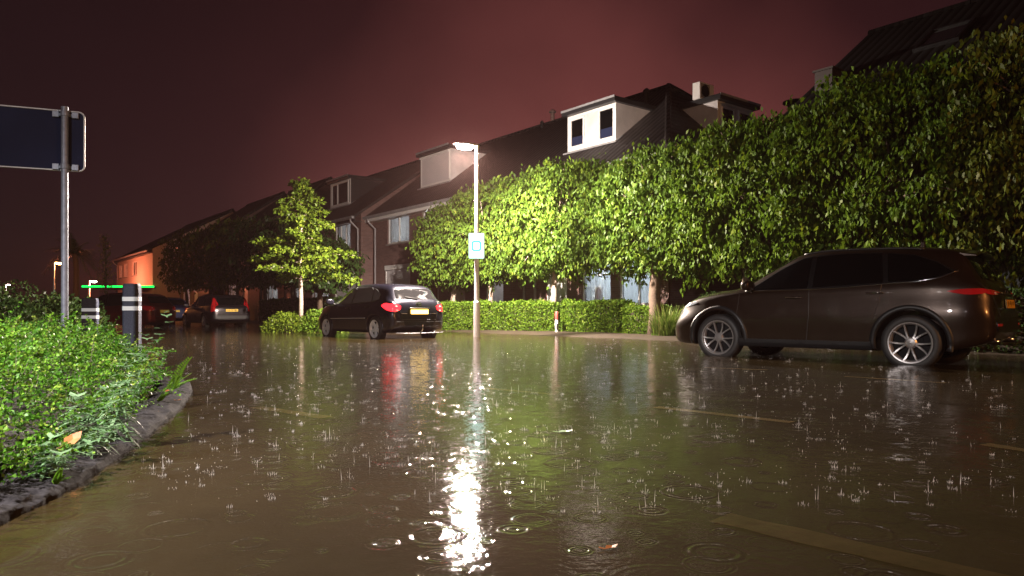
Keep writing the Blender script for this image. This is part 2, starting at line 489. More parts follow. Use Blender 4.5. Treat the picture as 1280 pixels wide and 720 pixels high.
world_stripe('road_marking',gp(1056,470),gp(1182,478),.10,-.084)
world_stripe('road_marking',gp(1230,554),gp(1400,580),.10,-.084)
world_stripe('road_marking',gp(900,645),gp(1330,742),.15,-.084,'worn_paint')
world_stripe('road_marking',gp(320,508),gp(408,521),.12,-.084,'worn_paint')
world_stripe('road_marking',gp(600,484),gp(690,492),.08,-.084,'worn_paint')
world_stripe('road_marking',gp(880,459),gp(960,462),.08,-.084)

# ------------------------------------------------------------------ houses
def T(x=0,y=0,z=0,rz=0): return Matrix.Translation((x,y,z))@Matrix.Rotation(rz,4,'Z')

def window(parent,MT,x0,x1,z0,z1,y=0.,mull=(),curtain=None,sill=True,recess=.05,fw=.07,frame='white',name='window',room=True,rail=None):
    """frame in front of a recess at depth y; children: pane, sill, curtain"""
    mb=MB(); d=.07; a=y+recess; b=a+d
    mb.box(x0,x1,a,b,z0,z0+fw,MT).box(x0,x1,a,b,z1-fw,z1,MT).box(x0,x0+fw,a,b,z0+fw,z1-fw,MT).box(x1-fw,x1,a,b,z0+fw,z1-fw,MT)
    for m in mull:
        c=x0+(x1-x0)*m; mb.box(c-fw/2,c+fw/2,a-.002,b,z0+fw,z1-fw,MT)
    if rail:
        c=z0+(z1-z0)*rail; mb.box(x0+fw,x1-fw,a+.004,b-.004,c-fw/3,c+fw/3,MT)
    f=mb.build(name,M[frame],parent,bevel=.006,seg=1)
    p=MB().box(x0+fw*.6,x1-fw*.6,a+.03,a+.038,z0+fw*.6,z1-fw*.6,MT); p.build('pane',M['glass'],f)
    if sill:
        MB().box(x0-.06,x1+.06,y-.07,a+.02,z0-.06,z0,MT).build('sill',M['concrete'],f,bevel=.006,seg=1)
    if curtain:
        cm=MB(); n=int((x1-x0)/.035)
        vs=[];ph=random.uniform(0,6)
        spans=[(x0+.05,x1-.05)] if curtain=='net' else [(x0+.05,x0+(x1-x0)*.3),(x1-(x1-x0)*.3,x1-.05)]
        for s0,s1 in spans:
            n=max(6,int((s1-s0)/.03)); vs=[];fs=[]
            for i in range(n+1):
                x=s0+(s1-s0)*i/n; yy=b+.06+.022*math.sin(x*48+ph)+.01*math.sin(x*19)
                vs+= [(x,yy,z0+.05),(x,yy+.01,z1-.04)]
            fs=[(2*i,2*i+2,2*i+3,2*i+1) for i in range(n)]
            cm=MB().add(vs,fs,MT); cm.build('curtain',M['curtain'],f,smooth=True,fix=False)
    return f

def roller(parent,MT,x0,x1,z0,z1,y=0.):
    mb=MB(); n=max(4,int((z1-z0-.2)/.055)); h=(z1-z0-.2)/n
    for i in range(n):
        za=z0+i*h
        mb.box(x0+.03,x1-.03,y+.012+.004*(i%2),y+.05,za+.004,za+h-.004,MT)
    s=mb.build('shutter',M['shutter'],parent)
    MB().box(x0-.03,x1+.03,y-.07,y+.09,z1-.2,z1+.02,MT).build('shutter_box',M['white'],s,bevel=.02)
    MB().box(x0-.02,x0+.035,y-.01,y+.06,z0,z1-.2,MT).build('guide_rail',M['white'],s); MB().box(x1-.035,x1+.02,y-.01,y+.06,z0,z1-.2,MT).build('guide_rail',M['white'],s)
    MB().box(x0-.08,x1+.08,y-.08,y+.06,z0-.07,z0-.005,MT).build('sill',M['concrete'],s,bevel=.006,seg=1)
    return s

def door(parent,MT,x0,x1,z0,z1,mt='door_white',y=0.):
    fr=MB().box(x0,x0+.07,y+.02,y+.1,z0,z1,MT).box(x1-.07,x1,y+.02,y+.1,z0,z1,MT).box(x0+.07,x1-.07,y+.02,y+.1,z1-.07,z1,MT).build('door_frame',M['white'],parent)
    d=MB().box(x0+.07,x1-.07,y+.05,y+.09,z0+.02,z1-.07,MT)
    for za,zb in ((.12,.42),(.5,.9)):
        d.box(x0+.18,x1-.18,y+.042,y+.05,z0+(z1-z0)*za,z0+(z1-z0)*zb,MT)
    dd=d.build('door',M[mt],parent)
    MB().tube([(x1-.16,y+.05,z0+1.05),(x1-.16,y-.0,z0+1.05),(x1-.28,y-.0,z0+1.05)],.012,8,MT).build('door_handle',M['chrome'],dd)
    return dd

def wall_mesh(L,depth,eave,ridge,holes,base=-.1,gl=True,gr=True,flip=False):
    """front wall with openings and reveals, gable sides, back wall"""
    mb=MB()
    xs=sorted({0,L,*[h[0] for h in holes],*[h[1] for h in holes]}); zs=sorted({base,eave,*[h[2] for h in holes],*[h[3] for h in holes]})
    for i in range(len(xs)-1):
        for k in range(len(zs)-1):
            cx=(xs[i]+xs[i+1])/2; cz=(zs[k]+zs[k+1])/2
            if any(h[0]<cx<h[1] and h[2]<cz<h[3] for h in holes): continue
            mb.add([(xs[i],0,zs[k]),(xs[i+1],0,zs[k]),(xs[i+1],0,zs[k+1]),(xs[i],0,zs[k+1])],[(0,1,2,3)])
    for (a,b,c,d) in holes:
        r=.16
        mb.add([(a,0,c),(a,0,d),(a,r,d),(a,r,c)],[(0,1,2,3)]); mb.add([(b,0,c),(b,r,c),(b,r,d),(b,0,d)],[(0,1,2,3)])
        mb.add([(a,0,d),(b,0,d),(b,r,d),(a,r,d)],[(0,1,2,3)]); mb.add([(a,0,c),(a,r,c),(b,r,c),(b,0,c)],[(0,1,2,3)])
    for x,g in ((0,gl),(L,gr)):
        if g: mb.add([(x,0,base),(x,depth,base),(x,depth,eave),(x,depth/2,ridge-.12),(x,0,eave)],[(0,1,2,3,4)])
        else: mb.add([(x,0,base),(x,depth,base),(x,depth,eave),(x,0,eave)],[(0,1,2,3)])
    mb.add([(0,depth,base),(L,depth,base),(L,depth,eave),(0,depth,eave)],[(0,1,2,3)])
    return mb

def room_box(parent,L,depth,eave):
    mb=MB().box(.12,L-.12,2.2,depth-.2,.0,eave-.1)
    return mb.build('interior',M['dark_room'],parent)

def house(name,label,t_left,wf,L,eave,ridge,depth,openings,dormers=(),hip=0.,brick='brick',vl=.0,vr=.0,group='terraced houses in the row',gut='gutter',pipes=(),tile='tile',fascia_white=True):
    root=tag(empty(name,SP(t_left,wf,0),ROT),label,'house',group)
    slope=(ridge-eave)/(depth/2)
    holes=[(o['x0'],o['x1'],o['z0'],o['z1']) for o in openings]
    wall_mesh(L,depth,eave,ridge,holes,gr=(hip==0)).build('wall',M[brick],root,fix=False)
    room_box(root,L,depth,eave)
    I=Matrix.Identity(4)
    for o in openings:
        a=(o['x0'],o['x1'],o['z0'],o['z1'])
        if o['k']=='w': window(root,I,*a,mull=o.get('m',()),curtain=o.get('c'),rail=o.get('rail'))
        elif o['k']=='s': roller(root,I,*a)
        elif o['k']=='d': door(root,I,*a,mt=o.get('mt','door_white'))
    # roof
    ov=.38; ze=eave-ov*slope+.12; zr=ridge+.12
    r=MB(); x0=-vl; x1=L+vr
    if hip:
        xe=L+.3; ze2=ze
        vs=[(x0,-ov,ze),(xe,-ov,ze),(xe,depth+ov,ze),(x0,depth+ov,ze),(x0,depth/2,zr),(L-hip,depth/2,zr),
            (x0,-ov,ze-.14),(xe,-ov,ze-.14),(xe,depth+ov,ze-.14),(x0,depth+ov,ze-.14)]
        fs=[(0,1,5,4),(1,2,5),(2,3,4,5),(3,0,4),(0,6,7,1),(1,7,8,2),(2,8,9,3),(3,9,6,0),(9,8,7,6)]
        r.add(vs,fs)
    else:
        r.prism_x([(-ov,ze),(depth/2,zr),(depth+ov,ze),(depth+ov,ze-.13),(depth/2,zr-.22),(-ov,ze-.13)],x0,x1)
    ro=r.build('roof',M[tile],root)
    # ridge tiles
    rt=MB(); xr=(L-hip) if hip else x1
    n=max(3,int((xr-x0)/.42))
    for i in range(n):
        a=x0+(xr-x0)*i/n; b=x0+(xr-x0)*(i+1)/n
        rt.prism_x([(depth/2-.13,zr-.06),(depth/2-.08,zr+.05),(depth/2,zr+.085),(depth/2+.08,zr+.05),(depth/2+.13,zr-.06)],a+.004,b-.012)
    if hip:
        for s in (0,1):
            p0=Vector((L-hip,depth/2,zr+.02)); p1=Vector((L+.3,-ov if s==0 else depth+ov,ze+.02))
            rt.tube([p0.lerp(p1,i/14) for i in range(15)],[.10+.012*(i%2) for i in range(15)],6)
    rt.build('ridge_tiles',M[tile],ro)
    # gutter and fascia
    f=MB().box(x0+.01,(L if not hip else L+.28)-.01+vr,-ov-.02,-ov+.03,ze-.30,ze-.02)
    f.box(x0+.01,L-.01+vr,-ov+.03,-.004,ze-.30,ze-.26)
    f.build('fascia',M['white' if fascia_white else 'fascia'],root)
    g=MB()
    prof=[(-ov-.02,ze-.05),(-ov-.15,ze-.05),(-ov-.155,ze-.12),(-ov-.12,ze-.17),(-ov-.02,ze-.17)]
    g.prism_x(prof,x0+.02,L-.02+vr); gt=g.build('gutter',M[gut],root)
    for px in pipes:
        MB().tube([(px,-ov-.09,ze-.14),(px,-ov-.06,ze-.3),(px,-.07,ze-.62),(px,-.07,-.05)],.045,10).build('downpipe',M[gut],root,smooth=True)
    for dm in dormers: dormer(root,dm,eave,slope,depth)
    return root,slope

def dormer(root,dm,eave,slope,depth,MT=None):
    """box dormer standing in the front slope; MT places its own frame"""
    MT=MT or Matrix.Identity(4)
    x0,x1,z0,z1=dm['x0'],dm['x1'],dm['z0'],dm['z1']
    yf=(z0-eave-.12)/slope+.0; yb=(z1-eave-.12)/slope+.25
    front=dm.get('mat','panel')
    body=MB().prism_x([(yf,z0-.02),(yf,z1),(yb,z1),((yb+yf)/2,(z0+z1)/2-.35)],x0,x1,MT).build('dormer',M[dm.get('cheek',front)],root)
    MB().box(x0-.12,x1+.12,yf-.22,yb+.1,z1+.003,z1+.17,MT).build('dormer_roof',M['fascia'],body,bevel=.015)
    MB().box(x0-.13,x1+.13,yf-.235,yf-.222,z1+.12,z1+.19,MT).build('roof_trim',M['gutter'],body)
    W=x1-x0
    fp=MB().box(x0+.0,x1-.0,yf-.03,yf-.002,z0,z0+.08,MT).box(x0,x1,yf-.03,yf-.002,z1-.06,z1-.004,MT).box(x0,x0+.07,yf-.03,yf-.002,z0+.08,z1-.06,MT).box(x1-.07,x1,yf-.03,yf-.002,z0+.08,z1-.06,MT)
    fp.build('front_trim',M['white'],body)
    # lead flashing along the cheeks and below the front
    fl=MB().box(x0-.1,x1+.1,yf-.16,yf-.0,z0-.10,z0-.05,MT)
    for x in (x0-.03,x1+.03):
        fl.tube([(x,yf-.03,z0-.04),(x,yb-.2,z1-.10)],.035,6,MT)
    fl.build('flashing',M['gutter'],body)
    if dm['k']=='two':
        for a,b,c,d in dm['wins']:
            wn=MB(); xa=x0+W*a; xb=x0+W*b; za=z0+(z1-z0)*c; zb=z0+(z1-z0)*d; y0=yf-.05
            wn.box(xa,xb,y0,yf-.003,za,za+.06,MT).box(xa,xb,y0,yf-.003,zb-.06,zb,MT).box(xa,xa+.06,y0,yf-.003,za+.06,zb-.06,MT).box(xb-.06,xb,y0,yf-.003,za+.06,zb-.06,MT)
            wn.build('window_frame',M['white'],body,bevel=.006,seg=1)
            MB().box(xa+.05,xb-.05,yf-.022,yf-.004,za+.05,zb-.05,MT).build('pane',M['carglass'],body)
            if dm.get('blind',True):
                MB().box(xa+.065,xb-.065,yf-.026,yf-.0225,za+.065,za+(zb-za)*.36,MT).build('window_film',M['signback'],body)
    elif dm['k']=='shutter':
        mb=MB(); xa,xb=x0+.1,x1-.1; n=22; za,zb=z0+.1,z1-.1; h=(zb-za)/n
        for i in range(n): mb.box(xa,xb,yf-.045-.004*(i%2),yf-.003,za+i*h+.003,za+(i+1)*h-.003,MT)
        mb.build('shutter',M['shutter'],body)
        MB().box(xa-.05,xb+.05,yf-.13,yf-.003,zb-.02,zb+.06,MT).build('shutter_box',M['white'],body)
        MB().box(xa-.05,xa-.001,yf-.06,yf-.003,za,zb-.02,MT).build('guide_rail',M['white'],body); MB().box(xb+.001,xb+.05,yf-.06,yf-.003,za,zb-.02,MT).build('guide_rail',M['white'],body)
    elif dm['k']=='one':
        a,b,c,d=dm['wins'][0]; xa=x0+W*a; xb=x0+W*b; za=z0+(z1-z0)*c; zb=z0+(z1-z0)*d; y0=yf-.06
        wn=MB().box(xa,xb,y0,yf-.003,za,za+.09,MT).box(xa,xb,y0,yf-.003,zb-.09,zb,MT).box(xa,xa+.09,y0,yf-.003,za+.09,zb-.09,MT).box(xb-.09,xb,y0,yf-.003,za+.09,zb-.09,MT)
        xm=xa+(xb-xa)*.36; wn.box(xm-.05,xm+.05,y0-.002,yf-.003,za+.09,zb-.09,MT)
        wn.build('window_frame',M['white'],body,bevel=.006,seg=1)
        MB().box(xa+.08,xb-.08,yf-.03,yf-.004,za+.08,zb-.08,MT).build('pane',M['carglass'],body)
    return body

O=lambda k,x0,x1,z0,z1,**kw: dict(k=k,x0=x0,x1=x1,z0=z0,z1=z1,**kw)
EA,RI=5.35,8.70
# block A, right to left seen from the street: t 13.3 .. 31.3
HA3,_=house('brick_house','dark brick house with a closed grey roller shutter in its dormer',31.3,16.0,6.0,EA,RI,9.0,
  [O('w',1.45,3.45,3.75,5.0,m=(.5,),c='net'),O('w',4.55,5.75,3.75,5.0,m=(.5,),c='side'),
   O('s',1.3,3.5,.95,2.75),O('d',4.9,5.85,.08,2.3,mt='door_brown')],
  [dict(k='shutter',x0=2.5,x1=5.0,z0=6.35,z1=7.75,cheek='panel')],vl=.12,pipes=(.35,))
HA2,_=house('brick_house','dark brick house behind the lime trees with a bare roof and vent pipes',25.297,16.0,5.99,EA,RI,9.0,
  [O('w',.6,2.2,3.75,5.0,m=(.5,),c='net'),O('w',3.4,5.2,3.75,5.0,m=(.5,),c='side'),
   O('w',3.2,4.3,.95,2.55,m=(),c='net'),O('d',.8,1.8,.08,2.3,mt='door_white')],pipes=(5.6,))
HA1,_=house('brick_house','brick house at the row end with twin window white dormer and hipped roof',19.30,16.0,6.0,EA,RI,9.0,
  [O('w',.7,2.3,3.75,5.0,m=(.5,),c='side'),O('w',3.3,5.1,3.75,5.0,m=(.5,),c='net'),
   O('d',.75,1.75,.08,2.35,mt='door_white'),O('w',2.45,3.75,.85,2.6,m=(),c='net',rail=.55),O('w',4.1,5.35,.85,2.6,m=(.6,),c='net',rail=.55)],
  [dict(k='two',x0=.75,x1=3.05,z0=6.2,z1=7.42,wins=[(.06,.36,.08,.9),(.66,.97,.08,.93)])],hip=3.75,pipes=(.2,))
# dormer on the hip end, facing the side street
slope_h=(RI-EA)/3.75
MTh=Matrix.Translation((6.0,0,0))@Matrix.Rotation(R(90),4,'Z')
dormer(HA1,dict(k='two',x0=3.35,x1=5.3,z0=6.2,z1=7.42,blind=False,wins=[(.10,.46,.02,.88),(.58,.94,.02,.88)]),EA,slope_h,9.0,MTh)
# block B stands .6 m forward
house('brick_house','brick house with black cheeked dormer and lit white garage door',38.3,15.4,6.95,EA,RI,9.4,
  [O('w',4.0,5.8,3.8,5.05,m=(.33,.66),c='net'),O('w',1.0,2.6,3.8,5.05,m=(.5,),c='side'),
   O('s',4.1,6.4,.1,2.6),O('w',1.0,3.2,.9,2.5,m=(.5,),c='net')],
  [dict(k='one',x0=.9,x1=3.4,z0=6.3,z1=7.62,mat='fascia',cheek='fascia',wins=[(.08,.92,.03,.97)])],vr=.1,pipes=(6.75,),fascia_white=False)
house('brick_house','dim brick house behind the slender yellow green tree with a dark dormer',45.3,15.4,6.99,EA,RI,9.4,
  [O('w',1.0,2.6,3.8,5.05,m=(.5,),c='side'),O('w',4.0,5.8,3.8,5.05,m=(.5,),c='net'),O('w',.9,2.9,.9,2.5,m=(.5,),c='net'),O('d',4.0,5.0,.08,2.3),O('w',5.4,6.5,.9,2.5,c='net')],
  [],pipes=(.3,),fascia_white=False)
EB,RB=5.9,9.5
house('brick_house','dark taller house left of the slender tree, its roof above the dark crowns',53.0,15.4,7.4,EB,RB,9.6,
  [O('w',1.0,2.6,3.9,5.2,m=(.5,),c='side'),O('w',4.2,6.0,3.9,5.2,m=(.5,),c='net'),O('w',.9,2.9,.9,2.5,m=(.5,),c='net'),O('d',4.2,5.2,.08,2.3)],
  [],pipes=(.3,),vl=.12,fascia_white=False)
house('brick_house','unlit house between the reddish end house and the taller dark house',62.0,14.6,8.6,EB,RB,10.6,
  [O('w',1.0,2.6,3.9,5.2,m=(.5,),c='side'),O('w',4.2,6.0,3.9,5.2,m=(.5,),c='net'),O('w',.9,2.9,.9,2.5,m=(.5,),c='net'),O('d',4.2,5.2,.08,2.3)],
  [],pipes=(.3,),fascia_white=False)
house('rendered_house','end house with pale front glowing orange red under the far lamp',82.0,13.4,16.0,5.9,9.6,13.0,
  [O('w',1.0,2.4,3.9,5.2,m=(.5,),c='side'),O('w',3.6,5.2,3.9,5.2,m=(.5,),c='net'),O('w',7.5,9.5,3.9,5.2,m=(.5,)),O('w',1.0,3.2,.9,2.5,m=(.5,),c='net'),O('d',4.2,5.2,.08,2.3),O('w',7.5,9.8,.9,2.5,m=(.5,),c='net')],
  [],vl=.2,vr=.1,pipes=(.3,),brick='render',fascia_white=False)
# block C on the right, beyond the alley
HC1,_=house('brick_house','unlit house towering behind the large lime trees with skylight and brick chimney',9.6,16.0,8.0,5.3,8.42,9.0,
  [O('w',.8,2.4,3.7,4.9,m=(.5,)),O('w',4.,6.,3.7,4.9,m=(.5,)),O('w',.8,2.8,.9,2.5,m=(.5,)),O('d',4.,5.,.08,2.3),O('w',5.6,7.2,.9,2.5,m=(.5,))],
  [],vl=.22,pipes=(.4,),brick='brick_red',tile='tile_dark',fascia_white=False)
house('brick_house','dark red brick house at the right edge behind the grey SUV',1.59,16.0,8.0,5.3,8.42,9.0,
  [O('w',.8,2.4,3.7,4.9,m=(.5,)),O('w',4.,6.,3.7,4.9,m=(.5,)),O('w',.8,2.8,.9,2.5,m=(.5,)),O('d',4.,5.,.08,2.3)],
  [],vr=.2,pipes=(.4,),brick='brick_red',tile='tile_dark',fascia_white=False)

# roof furniture (parts of their houses)
sl=(8.42-5.3)/4.5
def on_slope(x,y,up=0.12,eave=5.3,s=None): return Vector((x,y,eave+.12+(s or sl)*y+up))
MS=Matrix.Translation(on_slope(2.5,2.5,.0))@Matrix.Rotation(math.atan(sl),4,'X')
sk=MB().box(-.5,.5,-.62,-.54,.0,.09,MS).box(-.5,.5,.54,.62,.0,.09,MS).box(-.5,-.42,-.54,.54,0,.09,MS).box(.42,.5,-.54,.54,0,.09,MS).build('skylight',M['pillar'],HC1)
MB().box(-.42,.42,-.54,.54,.02,.05,MS).build('pane',M['carglass_pale'],sk)
ch=MB().box(.1,.55,1.0,1.45,5.6,6.62).build('chimney',M['brick_dark'],HC1)
MB().box(.06,.59,.96,1.49,6.622,6.67).build('chimney_cap',M['brick_dark'],ch)
def vent(parent,x,y,z,h,r=.07,m='black_plastic'):
    mb=MB().tube([(x,y,z),(x,y,z+h)],r,12).lathe([(r*1.7,z+h+.03),(r*1.7,z+h+.09),(r*.6,z+h+.16)],14,Matrix.Translation((x,y,0))).tube([(x,y,z+h),(x,y,z+h+.06)],r*.6,8)
    return mb.build('vent_pipe',M[m],parent,smooth=False)
vent(HA2,1.9,4.5,8.7,.5,.09,'brick'); vent(HA2,1.55,4.2,8.45,.3,.05); vent(HA1,2.1,3.5,7.8,.62,.075)
vent(HA1,5.0,8.2,6.3,1.9,.24); 
fl=MB().box(4.55,5.45,7.7,8.7,5.9,7.7).build('chimney',M['brick'],HA1)

# air conditioner on the flat roof of the side dormer
ac=tag(empty('air_conditioner',HA1.matrix_basis@Vector((4.35,3.75,7.595)),ROT+R(90)),'white air conditioner box on the flat roof of the side dormer','air conditioner')
body=MB().box(-.38,.38,-.15,.15,.06,.62).build('casing',M['white'],ac,bevel=.02)
g=MB()
for i in range(11): g.box(-.33,.13,-.162,-.152,.12+i*.042,.14+i*.042)
g.build('grille',M['alloy_dark'],body)
MB().lathe([(.0,0),(.2,0),(.2,.006),(0,.006)],24,Matrix.Translation((-.1,-.16,.34))@Matrix.Rotation(R(90),4,'X')).build('fan_plate',M['alloy_dark'],body)
MB().box(-.3,-.22,-.14,.14,0,.06).build('foot',M['black_plastic'],ac); MB().box(.22,.3,-.14,.14,0,.06).build('foot',M['black_plastic'],ac)
MB().tube([(.38,0,.3),(.5,0,.25),(.52,-.1,.0),(.50,-.3,-.5),(.3,-.42,-.75)],.03,8).build('hose',M['black_plastic'],ac,smooth=True)

# house number lamp on block B
hl=tag(empty('wall_lamp',SP(31.6,15.36,2.5),ROT),'small unlit white bracket lamp on the brick wall between the downpipes','wall lamp')
MB().box(-.05,.05,-.03,.0,-.12,.12).tube([(0,-.02,.05),(0,-.2,.12),(0,-.22,.0)],.015,6).build('bracket',M['gutter'],hl)
MB().lathe([(.03,.0),(.09,-.04),(.10,-.2),(.06,-.26)],14,Matrix.Translation((0,-.22,0))).build('shade',M['white'],hl,smooth=True)
tl=tag(empty('table_lamp',SP(16.25,16.42,.95),ROT),'coral shaded table lamp glowing behind the ground floor window','table lamp')
MB().lathe([(.16,.22),(.13,.55)],20).build('lamp_shade',M['shade_lit'],tl,smooth=True)
MB().lathe([(.09,-.02),(.09,.0),(.02,.02),(.035,.1),(.015,.22)],16).build('base',M['white'],tl,smooth=True)
st=MB().box(-.35,.35,-.12,.18,-.08,-.022).build('window_shelf',M['white'])
st.parent=HA1; st.location=HA1.matrix_basis.inverted()@SP(16.25,16.42,.95)
# ------------------------------------------------------------------ vegetation
def rot_frames(rng,n,droop=.5,out=None):
    """leaf axes: tip direction and side vector"""
    tip=rng.normal(size=(n,3)); tip/=np.linalg.norm(tip,axis=1,keepdims=True)
    tip[:,2]-=droop*1.6
    if out is not None: tip+=out*.6
    tip/=np.linalg.norm(tip,axis=1,keepdims=True)
    r=rng.normal(size=(n,3)); side=np.cross(tip,r); side/=np.linalg.norm(side,axis=1,keepdims=True)+1e-9
    return tip,side
def leaves(rng,P,size,droop=.5,out=None,width=.50,var=.3,fold=.18):
    n=len(P); tip,side=rot_frames(rng,n,droop,out)
    nor=np.cross(tip,side)
    L=(size*(1+var*rng.uniform(-1,1,n)))[:,None]; W=L*width/2
    a=P; c=P+tip*L; m=P+tip*L*.42
    b=m+side*W+nor*W*fold*2; d=m-side*W+nor*W*fold*2
    return np.stack([a,b,c,d],1)

def limb_mesh(mb,rng,base,top,rad,targets,n=6):
    base=Vector(base);top=Vector(top)
    pts=[];rr=[]
    for i in range(n+1):
        f=i/n; p=base.lerp(top,f)+Vector((rng.normal()*.02,rng.normal()*.02,0))*(0<i<n)
        pts.append(p); rr.append(rad*(1.25-.55*f) if i else rad*1.5)
    mb.tube(pts,rr,10)
    for t in targets:
        t=Vector(t); s=base.lerp(top,rng.uniform(.72,1.0)); mid=s.lerp(t,.5)+Vector((rng.normal()*.12,rng.normal()*.12,.15))
        mb.tube([s,s.lerp(mid,.6),mid,mid.lerp(t,.6)+Vector((0,0,.05)),t],[rad*.38,rad*.3,rad*.22,rad*.15,rad*.06],6)

def lime_mesh(seed,hx,hy,z0,z1,nclump,nl,size,droop=1.0,holes=.22):
    """crown in local coordinates (x along the street): hanging leafy clumps with gaps; returns quads, tint, clump centres"""
    rng=np.random.default_rng(seed)
    cs=[]
    lobes=[(rng.uniform(-.7,.7)*hx,rng.uniform(-.5,.5)*hy,rng.uniform(z0+.6,z1-.5),rng.uniform(.7,1.2)) for _ in range(9)]
    while len(cs)<nclump:
        u=rng.uniform(-1,1,3)
        q=(abs(u[0])**7+abs(u[1])**2.6+abs(u[2])**3.2)
        if q>1: continue
        if q<.35 and rng.uniform()<.75: continue
        p=np.array([u[0]*hx,u[1]*hy,(z0+z1)/2+u[2]*(z1-z0)/2])
        p[2]+=.06*math.sin(p[0]*2.3+seed)+.08*math.sin(p[0]*5.1+seed*2)
        d=min(math.dist(p,l[:3])/l[3] for l in lobes)
        if d>1.15 and rng.uniform()<holes+.3*(q>.8): continue
        cs.append(p)
    cs=np.array(cs)
    P=[];tv=[];OUT=[]
    for c in cs:
        k=int(nl*rng.uniform(.6,1.4))
        # each clump is a drooping spray: leaves strung along a few hanging twigs
        ang=rng.uniform(0,2*math.pi); dirv=np.array([math.cos(ang),math.sin(ang),rng.uniform(-1.2,-.1)]); dirv/=np.linalg.norm(dirv)
        s=rng.uniform(0,1,k)[:,None]
        p=c+dirv*s*.42+rng.normal(size=(k,3))*.085
        P.append(p); tv.append(np.clip(rng.normal(.42+.16*rng.uniform(-1,1),.13,k),0,1)); OUT.append(np.repeat(dirv[None],k,0))
    P=np.concatenate(P); tv=np.concatenate(tv); OUT=np.concatenate(OUT)
    return leaves(rng,P,size,droop,OUT), tv, cs

def make_tree(name,label,loc,rz,crown,mat_leaf,trunk,bark='bark',group=None,cat='tree'):
    """trunk = (radius, top z, z of base); crown = kwargs of lime_mesh"""
    root=tag(empty(name,loc,rz),label,cat,group)
    V,tv,cs=lime_mesh(**crown)
    quads('crown',V,M[mat_leaf],root,tv)
    rng=np.random.default_rng(crown['seed']+99)
    mb=MB(); idx=rng.choice(len(cs),min(16,len(cs)),replace=False)
    limb_mesh(mb,rng,(0,0,-.1),(0,0,trunk[1]),trunk[0],[cs[i] for i in idx])
    mb.build('trunk',M[bark],root,smooth=True)
    return root

G1='lime trees in front of the brick houses'
W_T=14.85
spec=[ # t, half length, z0, z1, label, leaf, trunk r, bark
 (22.5,1.5,1.75,4.7,'leftmost bright lime tree, crown drooping beside the black hatchback','lime',.09,'bark_pale'),
 (20.2,2.1,1.85,5.1,'bright lime tree with pale trunk directly behind the lit street lamp','lime',.085,'bark_pale'),
 (16.9,2.1,1.85,5.3,'lime tree with slim pale trunk above the red topped marker post','lime',.085,'bark_pale'),
 (12.8,2.1,1.8,5.0,'lime tree on a thick dark trunk above the two lit ground floor windows','lime',.15,'bark'),
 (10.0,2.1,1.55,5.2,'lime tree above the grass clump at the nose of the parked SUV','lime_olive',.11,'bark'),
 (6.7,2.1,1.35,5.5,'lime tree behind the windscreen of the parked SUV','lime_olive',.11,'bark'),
 (3.5,2.1,1.3,5.75,'dim brownish lime tree behind the rear half of the SUV','lime_dim',.11,'bark'),
 (.3,2.1,1.3,5.8,'dim brownish lime tree at the right edge above the SUV tail','lime_dim',.11,'bark'),
]
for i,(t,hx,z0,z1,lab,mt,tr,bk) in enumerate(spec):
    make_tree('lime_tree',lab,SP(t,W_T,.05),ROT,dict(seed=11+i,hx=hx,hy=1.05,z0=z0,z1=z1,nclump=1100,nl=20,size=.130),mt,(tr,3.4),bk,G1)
# darker row further along
G2='dark trees further along the street'
far=[(27.9,11.9,1.15,1.75,3.7,'small dark tree behind the black hatchback roof'),
     (31.6,12.2,1.7,1.9,4.9,'dark tree directly behind the slender yellow green tree'),
     (35.6,12.3,2.1,1.95,5.4,'dark tree just left of the slender yellow green tree'),
     (40.0,12.3,2.3,2.0,5.7,'dark tree above the estate car roof'),
     (45.0,12.3,2.4,2.1,5.8,'dark brownish tree above the bonnet of the estate car'),
     (50.5,12.3,2.5,2.1,6.0,'leftmost brownish tree in front of the orange lit house')]
for i,(t,ww,hx,z0,z1,lab) in enumerate(far):
    make_tree('street_tree',lab,SP(t,ww,.03),ROT,dict(seed=41+i,hx=hx,hy=1.3,z0=z0,z1=z1,nclump=330,nl=15,size=.20,droop=.6),'darkgreen' if i<3 else 'lime_dim',(.10,3.),'bark',G2)

# slender young tree with tiered sprays
def slender():
    rng=np.random.default_rng(5)
    root=tag(empty('young_tree',(-6.75,23.,.03),.4),'slender young yellow green tree with tiered branches left of the black hatchback','tree')
    H=5.05; mb=MB()
    mb.tube([(0,0,-.1),(.01,0,1.),(-.02,.01,2.2),(.02,0,3.4),(0,0,4.3),(.02,0,H-.22)],[.085,.07,.06,.045,.028,.01],8)
    P=[];OUT=[]
    for k in range(54):
        z=1.75+(H-1.9)*(k/53)**.95; f=(z-1.75)/(H-1.75)
        Lb=(1.8*(1-f)**1.3+.22)*rng.uniform(.42,1.15)
        if z<2.1: Lb*=.85
        a=k*2.4+rng.normal()*.3; d=Vector((math.cos(a),math.sin(a),.16+.35*f))
        s=Vector((0,0,z-.15)); e=s+d*Lb-Vector((0,0,.14*Lb))
        mb.tube([s,s.lerp(e,.5)+Vector((0,0,.08*Lb)),e],[.018,.012,.004],5)
        n=int(30+125*Lb)
        q=rng.uniform(.12,1,n)**.8
        for j in range(n):
            c=s.lerp(e,q[j])+Vector((0,0,.08*Lb*math.sin(q[j]*math.pi)))
            sp=.04+.13*Lb*.5*(1-abs(q[j]-.6))
            P.append((c.x+rng.normal()*sp,c.y+rng.normal()*sp,c.z+rng.normal()*.05)); OUT.append((d.x,d.y,-.2))
    P=np.array(P);OUT=np.array(OUT)
    quads('crown',leaves(rng,P,.115,.25,OUT,width=.75),M['yellowgreen'],root,np.clip(rng.normal(.45,.22,len(P)),0,1))
    mb.build('trunk',M['bark_pale'],root,smooth=True)
slender()

